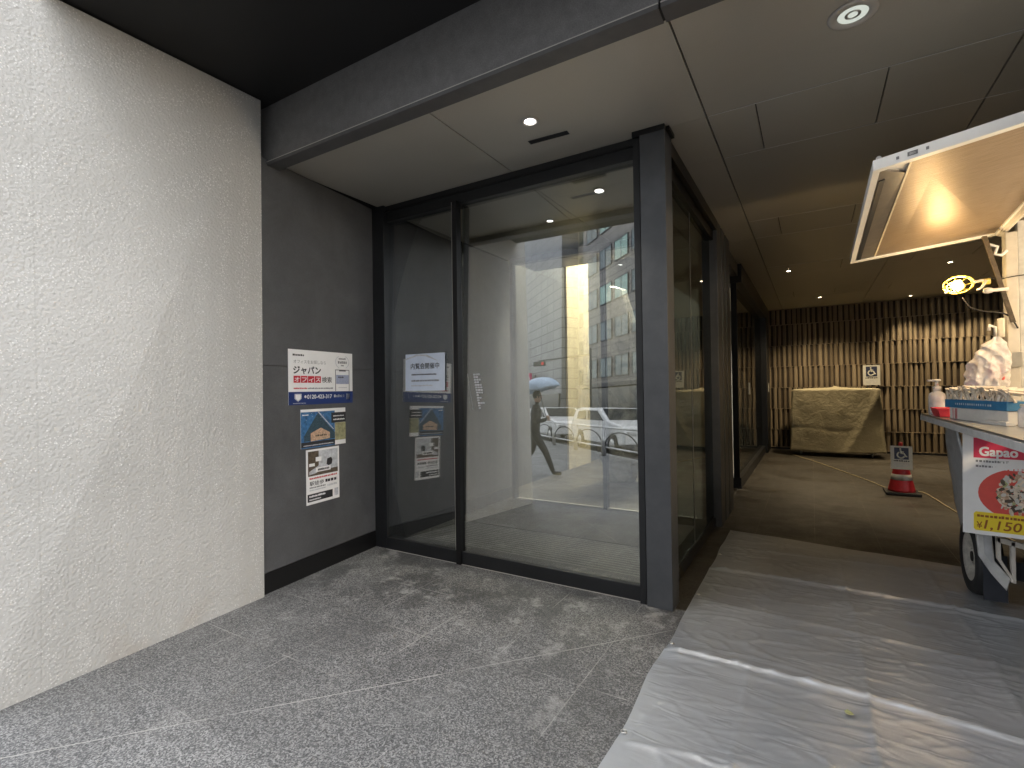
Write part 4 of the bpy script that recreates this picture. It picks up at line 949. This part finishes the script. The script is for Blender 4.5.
tag(MB().tube(cb2, .005, 6).obj('black_cable', 'cable_black', smooth=True), 'thin black cable drooping from the caged lamp to the truck post', 'cable')
cb3 = smooth_path([(1.05, 4.6, 2.215), (1.1, 4.63, 2.20), (1.2, 4.65, 2.215), (1.35, 4.66, 2.22)], 6)
tag(MB().tube(cb3, .004, 6).obj('black_cable', 'cable_black', smooth=True), 'thin dark cable crossing the truck post level with the caged lamp', 'cable')

# menu poster hung under the counter
f = Flat('menu_poster', 'white and red menu poster with a bowl of rice hung under the truck counter', 'poster', (.820, 4.27, .535), (1, -.045, 0), (.03, 0, 1), .52, .635, t=.006)
f.rects('red_header', [(.10, .765, 1, .965)], 'pink_red')
f.text('Gapao', .15, .785, .125, 'paper_white', 2, .0045, wid=.335)
f.scribble(.44, .90, .905, .03, 'paper_white', 2, 3); f.rects('blank_foot', [(0, 0, 1, .02)], 'paper_white', 2)
f.disc('red_bowl', .56, .42, .42, 'coral', 1, sy=.76)
f.scribble(.12, .42, .722, .022, 'ink_grey', 2, 5); f.scribble(.12, .30, .672, .022, 'ink_grey', 2, 6)
f.scribble(.34, .86, .712, .03, 'paper_white', 3, 7); f.scribble(.27, .72, .655, .038, 'paper_white', 3, 8)
q = random.Random(9); fd = {m: MB() for m in ('chopstick_paper', 'warm_window', 'photo_brown', 'leaf_green', 'cone_white')}
for k in range(420):
    a = q.uniform(0, 6.28); r_ = q.random()**.6; x = .62+.31*r_*math.cos(a); y = .43+.23*r_*math.sin(a)
    if y < .24 or x > .98: continue
    m = q.choices(list(fd), (10, 5, 5, 3, 6))[0]; w_ = q.uniform(.014, .040); h_ = q.uniform(.008, .022); th = q.uniform(0, 3.14)
    pts = [((x+dx*math.cos(th)*w_-dy*math.sin(th)*h_)*f.W, (y+dx*math.sin(th)*w_+dy*math.cos(th)*h_)*f.H, f.t) for dx, dy in ((-1, -.6), (0, -1), (1, -.5), (1, .6), (0, 1), (-1, .5))]
    fd[m].prism(pts, (0, 0, .0013+k*.00001))
for m, b in fd.items(): b.obj('rice_topping', m, f.root, off=(0, 0, 0))
f.poly('yellow_label', [(.10, .055), (.115, .04), (1, .04), (1, .225), (.12, .225), (.10, .205)], 'yellow_ink', 5)
f.scribble(.13, .62, .175, .028, 'brown_ink', 6, 9)
f.text('¥', .125, .062, .09, 'brown_ink', 6, .001, wid=.05); f.text('1,150', .19, .062, .125, 'brown_ink', 6, .0018, wid=.32, shear=.18)

# ------------------------------------------------------------------ the street behind the camera (seen mirrored in the glass)
def street(px, n):          # a point on the street at distance n from the camera's line, in the mirrored direction of a pixel column
    th = math.atan((px-512)/500.05)-CAM_YAW; d = Vector((math.sin(th), -math.cos(th), 0)); o = Vector((0, 7.02, 0))
    s = (n-o.dot(N_))/d.dot(N_); p = o+d*s; return p.dot(U), p
def block(name, label, u0, u1, n0, n1, h, m, cat='building'):
    o = thing(name, label, cat); org = U*u0+N_*n0
    z = -N_        # facade faces the camera side
    x = U if True else U
    mw = Matrix(((U.x, 0, N_.x, org.x), (U.y, 0, N_.y, org.y), (0, 1, 0, 0), (0, 0, 0, 1)))
    o.matrix_world = mw; OFF[o] = Vector((0, 0, 0))
    MB().box(0, 0, 0, u1-u0, h, n1-n0).obj('wall', m, o)
    return o
def window_grid(o, xs, ys, wd, ht, lit=()):
    first = None; k = 0
    for y in ys:
        for x in xs:
            if first is None:
                fr_ = MB().box(0, 0, -.08, wd, .08, -.002).box(0, ht-.08, -.08, wd, ht, -.002).box(0, .0801, -.08, .08, ht-.0801, -.002).box(wd-.08, .0801, -.08, wd, ht-.0801, -.002).box(wd/2-.04, .0801, -.07, wd/2+.04, ht-.0801, -.002).obj('window', 'steel_dark', o)
                pn = MB().box(.081, .081, -.05, wd-.081, ht-.081, -.004).obj('pane', 'window_glass', fr_); first = fr_; fr_.location = (x, y, 0)
            else:
                fr_ = first.copy(); COL.objects.link(fr_); fr_.location = (x, y, 0); pn = first.children[0].copy(); COL.objects.link(pn); pn.parent = fr_
                if k in lit: pn.data = pn.data.copy(); pn.data.materials.clear(); pn.data.materials.append(M['window_mint'])
            k += 1
uA = street(527, 15.5)[0]; uB = street(571, 15.5)[0]; uC = street(593, 15.5)[0]; uD = street(662, 15.5)[0]
b1 = block('office_building', 'dark grey tiled office building across the street', uA, uB, 15.5, 30, 42, 'facade_grey')
b2 = block('narrow_building', 'narrow recessed concrete building between the two larger ones across the street', uB+.2, uC-.2, 17.5, 30, 26, 'concrete_beige')
window_grid(b2, [.6+k*2.2 for k in range(max(1, int((uC-uB)/2.3)))], [4+3.3*j for j in range(6)], 1.5, 1.7)
b3 = block('office_building', 'beige office building with wide windows across the street', uC, uD, 15.5, 30, 38, 'facade_beige')
nw = int((uD-uC)/3.2)
window_grid(b3, [1.0+3.2*k for k in range(nw)], [4.2+3.5*j for j in range(8)], 2.6, 1.9, lit={nw*2+1, nw*2+2, nw*3+2, nw*4+1})
MB().box(.3, .2, -.25, uD-uC-.3, 3.2, -.003).obj('shopfront', 'car_glass', b3); MB().box(.1, 3.25, -.9, uD-uC-.1, 3.6, -.003).obj('awning', 'steel_dark', b3)
MB().box(.3, .2, -.25, uB-uA-.3, 3.0, -.003).obj('shopfront', 'car_glass', b1)
b4 = block('apartment_building', 'pale apartment building further right across the street', uD+1, uD+28, 15.5, 30, 30, 'concrete_beige')
window_grid(b4, [1.5+4*k for k in range(6)], [4+3.4*j for j in range(6)], 2.4, 1.8)
# shop banner on the grey building
us, ps = street(536, 14.6)
sg = thing('shop_banner', 'pink shop banner projecting from the grey office building', 'banner', tuple(ps+Vector((0, 0, 3.4))))
a0 = ps-U*1.6; a1 = ps+U*1.6
MB().prism([(a0.x, a0.y, 4.2), (a1.x, a1.y, 4.2), (a1.x, a1.y, 6.0), (a0.x, a0.y, 6.0)], tuple(N_*.3)).obj('board', 'banner_pink', sg)
MB().prism([(a0.x-N_.x*.005, a0.y-N_.y*.005, 5.1), (a1.x-N_.x*.005, a1.y-N_.y*.005, 5.1), (a1.x-N_.x*.005, a1.y-N_.y*.005, 5.35), (a0.x-N_.x*.005, a0.y-N_.y*.005, 5.35)], tuple(-N_*.02)).obj('white_stripe', 'paper_white', sg)
MB().tube([tuple(ps+N_*.3+Vector((0, 0, 4.2))), tuple(ps+N_*.95+Vector((0, 0, 4.2)))], .06).obj('bracket', 'steel_dark', sg)
# traffic signal on an arm
us, ps = street(600, 11.5); up, pp = street(548, 8.5)
tl = thing('traffic_signal', 'traffic signal with three lenses on a long arm over the street', 'traffic light', (ps.x, ps.y, 0))
zt = 5.2
MB().tube([(ps.x, ps.y, 0), (ps.x, ps.y, 6.2)], [.11, .08], 12).obj('pole', 'steel_dark', tl, smooth=True)
MB().tube([(ps.x, ps.y, zt+.5), (pp.x, pp.y, zt+.25)], .06, 8).obj('arm', 'steel_dark', tl, smooth=True)
dx = Vector((.9, .2, 0)).normalized(); fn = Vector((-dx.y, dx.x, 0))
hd = MB().prism([tuple(pp+dx*a+Vector((0, 0, zt+z))) for a, z in ((-.65, -.2), (.65, -.2), (.65, .2), (-.65, .2))], tuple(fn*-.2)).obj('head', 'signal_dark', tl, bevel=.04)
for k, m in ((-1, 'lens_off'), (0, 'lens_off'), (1, 'lens_red')):
    b = MB(); cc = pp+dx*k*.42+Vector((0, 0, zt))+fn*.012
    b.prism([tuple(cc+dx*.15*math.cos(2*math.pi*j/20)+Vector((0, 0, .15*math.sin(2*math.pi*j/20)))) for j in range(20)], tuple(fn*.02)); b.obj('lens', m, hd)
# guard rails along the kerb
u0 = street(520, 1.1)[0]
for k in range(9):
    uu = street(545, 1.1)[0]-4.2+k*2.1; g_ = thing('guard_rail', 'grey kerb guard rail section with a curved infill bar', 'guard rail', un(uu+1, 1.1), 'guard rails along the kerb')
    def L3(a, z): return un(uu+a, 1.1, z)
    MB().tube([L3(.05, 0), L3(.05, .82)], .038, 8).obj('post', 'steel', g_, smooth=True); MB().tube([L3(2.0, 0), L3(2.0, .82)], .038, 8).obj('post', 'steel', g_, smooth=True)
    MB().tube([L3(.0, .80), L3(2.05, .80)], .032, 8).tube([L3(.05, .25), L3(2.0, .25)], .024, 8).obj('rail', 'steel', g_, smooth=True)
    MB().tube([L3(1.025-.95*math.cos(R(6*j)), .27+.42*math.sin(R(6*j))) for j in range(31)], .018, 7).obj('curved_bar', 'steel_dark', g_, smooth=True)
# parked white car beyond the rails
def car(label, uc, nc):
    o = thing('parked_car', label, 'car'); c_ = U*uc+N_*nc
    o.matrix_world = Matrix(((U.x, N_.x, 0, c_.x), (U.y, N_.y, 0, c_.y), (0, 0, 1, -.146), (0, 0, 0, 1))); OFF[o] = Vector((0, 0, 0))
    prof = [(-2.2, .35), (-2.25, .75), (-2.15, 1.02), (-1.75, 1.42), (-1.3, 1.50), (.3, 1.48), (.95, 1.08), (2.0, .92), (2.22, .72), (2.25, .35), (1.75, .30), (1.62, .58), (1.35, .68), (1.08, .58), (.95, .30), (-.95, .30), (-1.08, .58), (-1.35, .68), (-1.62, .58), (-1.75, .30)]
    MB().prism([(x, -.84, z) for x, z in prof], (0, 1.68, 0)).obj('body', 'car_white', o, bevel=.05)
    for s_ in (-1, 1):
        y = s_*.842
        for pl in ([(-1.65, 1.08), (-1.45, 1.36), (-.72, 1.40), (-.72, 1.06)], [(-.64, 1.06), (-.64, 1.40), (.22, 1.39), (.70, 1.06)]):
            MB().prism([(x, y, z) for x, z in pl], (0, s_*.006, 0)).obj('side_window', 'car_glass', o)
        for x in (-1.35, 1.35):
            ty_ = MB().lathe([(0, -.09), (.20, -.10), (.29, -.09), (.31, 0), (.29, .09), (.20, .10), (0, .09)], (x, s_*.76, .312), 'Y', 24).obj('wheel', 'dark_rubber', o, smooth=True)
            MB().lathe([(0, s_*.101), (.17, s_*.104), (.19, s_*.095)], (x, s_*.76, .312), 'Y', 20).obj('rim', 'steel', ty_, smooth=True)
        MB().box(2.19, s_*.60-.15, .66, 2.262, s_*.60+.15, .78).obj('headlight', 'steel', o, bevel=.02)
        MB().box(-2.262, s_*.66-.1, .75, -2.19, s_*.66+.1, .95).obj('tail_light', 'red_ink', o, bevel=.02)
    MB().prism([(.36, -.70, 1.455), (.94, -.74, 1.09), (.94, .74, 1.09), (.36, .70, 1.455)], (.012, 0, .012)).obj('windscreen', 'car_glass', o)
car('white parked car beyond the guard rail, nearer the walking person', street(566, 3.0)[0], 3.0)
car('white parked car beyond the guard rail, ahead of the other white car', street(566, 3.0)[0]+6.0, 3.05)

# person walking under an umbrella
th = math.atan((541-512)/500.05)-CAM_YAW; s_ = 10.1/math.cos(th+CAM_YAW)
pc = Vector((0, 7.02, 0))+Vector((math.sin(th), -math.cos(th), 0))*s_
F_ = Vector((.90, -.43, 0)).normalized(); Sd = Vector((-F_.y, F_.x, 0))
def pw(f_, s__, z): return pc+F_*f_+Sd*s__+Vector((0, 0, z))
pt = thing('person', 'person in a black suit walking along the pavement holding an umbrella', 'person', (pc.x, pc.y, 0))
def skin_mesh(name, nodes, edges, m, parent, sub=2):
    me = bpy.data.meshes.new(name); me.from_pydata([tuple(p-OFF[parent]) for p, r in nodes], edges, [])
    o = bpy.data.objects.new(name, me); COL.objects.link(o); o.parent = parent; OFF[o] = OFF[parent]
    k = o.modifiers.new('skin', 'SKIN'); k.use_smooth_shade = True
    for i, (p, r) in enumerate(nodes):
        sv = me.skin_vertices[0].data[i]; sv.radius = r if isinstance(r, tuple) else (r, r); sv.use_root = (i == 0)
    ss = o.modifiers.new('sub', 'SUBSURF'); ss.levels = ss.render_levels = sub
    me.materials.append(M[m]); return o
nodes = [(pw(0, 0, .86), (.15, .11)), (pw(.01, 0, 1.02), (.14, .10)), (pw(.02, 0, 1.22), (.17, .12)), (pw(.02, 0, 1.34), (.12, .09)), (pw(.03, 0, 1.40), .055), (pw(.04, 0, 1.47), .052),
         (pw(0, .09, .82), .10), (pw(.22, .10, .46), .070), (pw(.36, .10, .10), .048), (pw(.38, .10, .05), .045), (pw(.54, .11, .045), .035),
         (pw(0, -.09, .82), .10), (pw(-.06, -.10, .46), .070), (pw(-.34, -.10, .16), .048), (pw(-.36, -.10, .10), .042), (pw(-.22, -.11, .045), .035),
         (pw(.02, .19, 1.30), .065), (pw(.02, .26, 1.06), .050), (pw(.20, .20, 1.10), .042), (pw(.24, .17, 1.14), .034),
         (pw(.02, -.19, 1.30), .065), (pw(-.06, -.25, 1.05), .050), (pw(-.02, -.27, .82), .040), (pw(.0, -.27, .76), .033)]
edges = [(0, 1), (1, 2), (2, 3), (3, 4), (4, 5), (0, 6), (6, 7), (7, 8), (8, 9), (9, 10), (0, 11), (11, 12), (12, 13), (13, 14), (14, 15), (3, 16), (16, 17), (17, 18), (18, 19), (3, 20), (20, 21), (21, 22), (22, 23)]
skin_mesh('body', nodes, edges, 'suit_black', pt)
hc = pw(.05, 0, 1.56)
hm = MB(); 
hm.lathe([(0, -.115), (.045, -.108), (.066, -.07), (.078, -.01), (.080, .04), (.065, .09), (.03, .112), (0, .115)], tuple(hc), 'Z', 20)
nz_ = hc+F_*.083; hm.lathe([(0, -.02), (.012, -.012), (.014, 0), (.006, .02), (0, .022)], tuple(nz_-Vector((0, 0, .01))), 'Z', 8)
for q_ in (-1, 1): hm.lathe([(0, -.03), (.012, -.015), (.012, .015), (0, .03)], tuple(hc+Sd*.082*q_-Vector((0, 0, .005))), 'Z', 8)
hm.obj('head', 'skin', pt, smooth=True)
hr = MB().lathe([(.083, -.03), (.090, .03), (.075, .092), (.04, .122), (0, .128)], tuple(hc-F_*.015), 'Z', 20); hr.obj('hair', 'hair_black', pt, smooth=True)
for sd_, zz, ff in ((.17, 1.15, .26), (-.27, .72, .0)):
    hb_ = MB(); b0 = pw(ff, sd_, zz)
    hb_.tube([tuple(b0+Vector((0, 0, .04))), tuple(b0), tuple(b0-Vector((0, 0, .03)))], [.026, .036, .03], 8)
    for k in range(4): hb_.tube([tuple(b0+F_*(.018*(k-1.5))-Vector((0, 0, .02))), tuple(b0+F_*(.018*(k-1.5)+.012)-Vector((0, 0, .065-.006*abs(k-1)))), tuple(b0+F_*(.018*(k-1.5)+.03)-Vector((0, 0, .06)))], .008, 6)
    hb_.tube([tuple(b0+F_*.03), tuple(b0+F_*.06-Vector((0, 0, .03)))], .009, 6); hb_.obj('hand', 'skin', pt, smooth=True)
MB().prism([tuple(pw(.135, .04, 1.36)), tuple(pw(.135, -.04, 1.36)), tuple(pw(.145, 0, 1.12))], tuple(F_*.012)).obj('shirt_front', 'shirt_white', pt)
ub = thing('umbrella', 'pale blue open umbrella held by the walking person', 'umbrella', tuple(pw(.2, .12, 1.6)))
tip = pw(.02, .12, 1.93); dn = (pw(.24, .16, 1.10)-tip).normalized(); a1_ = dn.cross(Sd).normalized(); a2_ = dn.cross(a1_)
MB().tube([tuple(tip-dn*.06), tuple(tip+dn*.85)], .009, 7).obj('shaft', 'steel_dark', ub, smooth=True)
def canopy(u, v):
    a = 2*math.pi*u; r_ = .43*math.sin(v*math.pi/2*.98); sag = .03*abs(math.sin(a*4))*v*v
    return tuple(tip+dn*(.27*(1-math.cos(v*math.pi/2))-sag*.5)+(a1_*math.cos(a)+a2_*math.sin(a))*(r_-sag))
MB().grid(canopy, 48, 10).obj('canopy', 'umbrella_cloth', ub, smooth=True, solid=.004)
bgm = thing('shoulder_bag', 'black bag carried at the hip of the walking person', 'bag', tuple(pw(-.12, -.30, .7)))
MB().prism([tuple(pw(-.22, -.30, .62)), tuple(pw(.05, -.30, .62)), tuple(pw(.04, -.30, .88)), tuple(pw(-.20, -.30, .88))], tuple(-Sd*.10)).obj('bag_body', 'suit_black', bgm, bevel=.02)
MB().tube([tuple(pw(-.18, -.33, .87)), tuple(pw(-.05, -.30, 1.1)), tuple(pw(.0, -.22, 1.34)), tuple(pw(.03, -.33, .87))], .012, 6).obj('strap', 'suit_black', bgm)
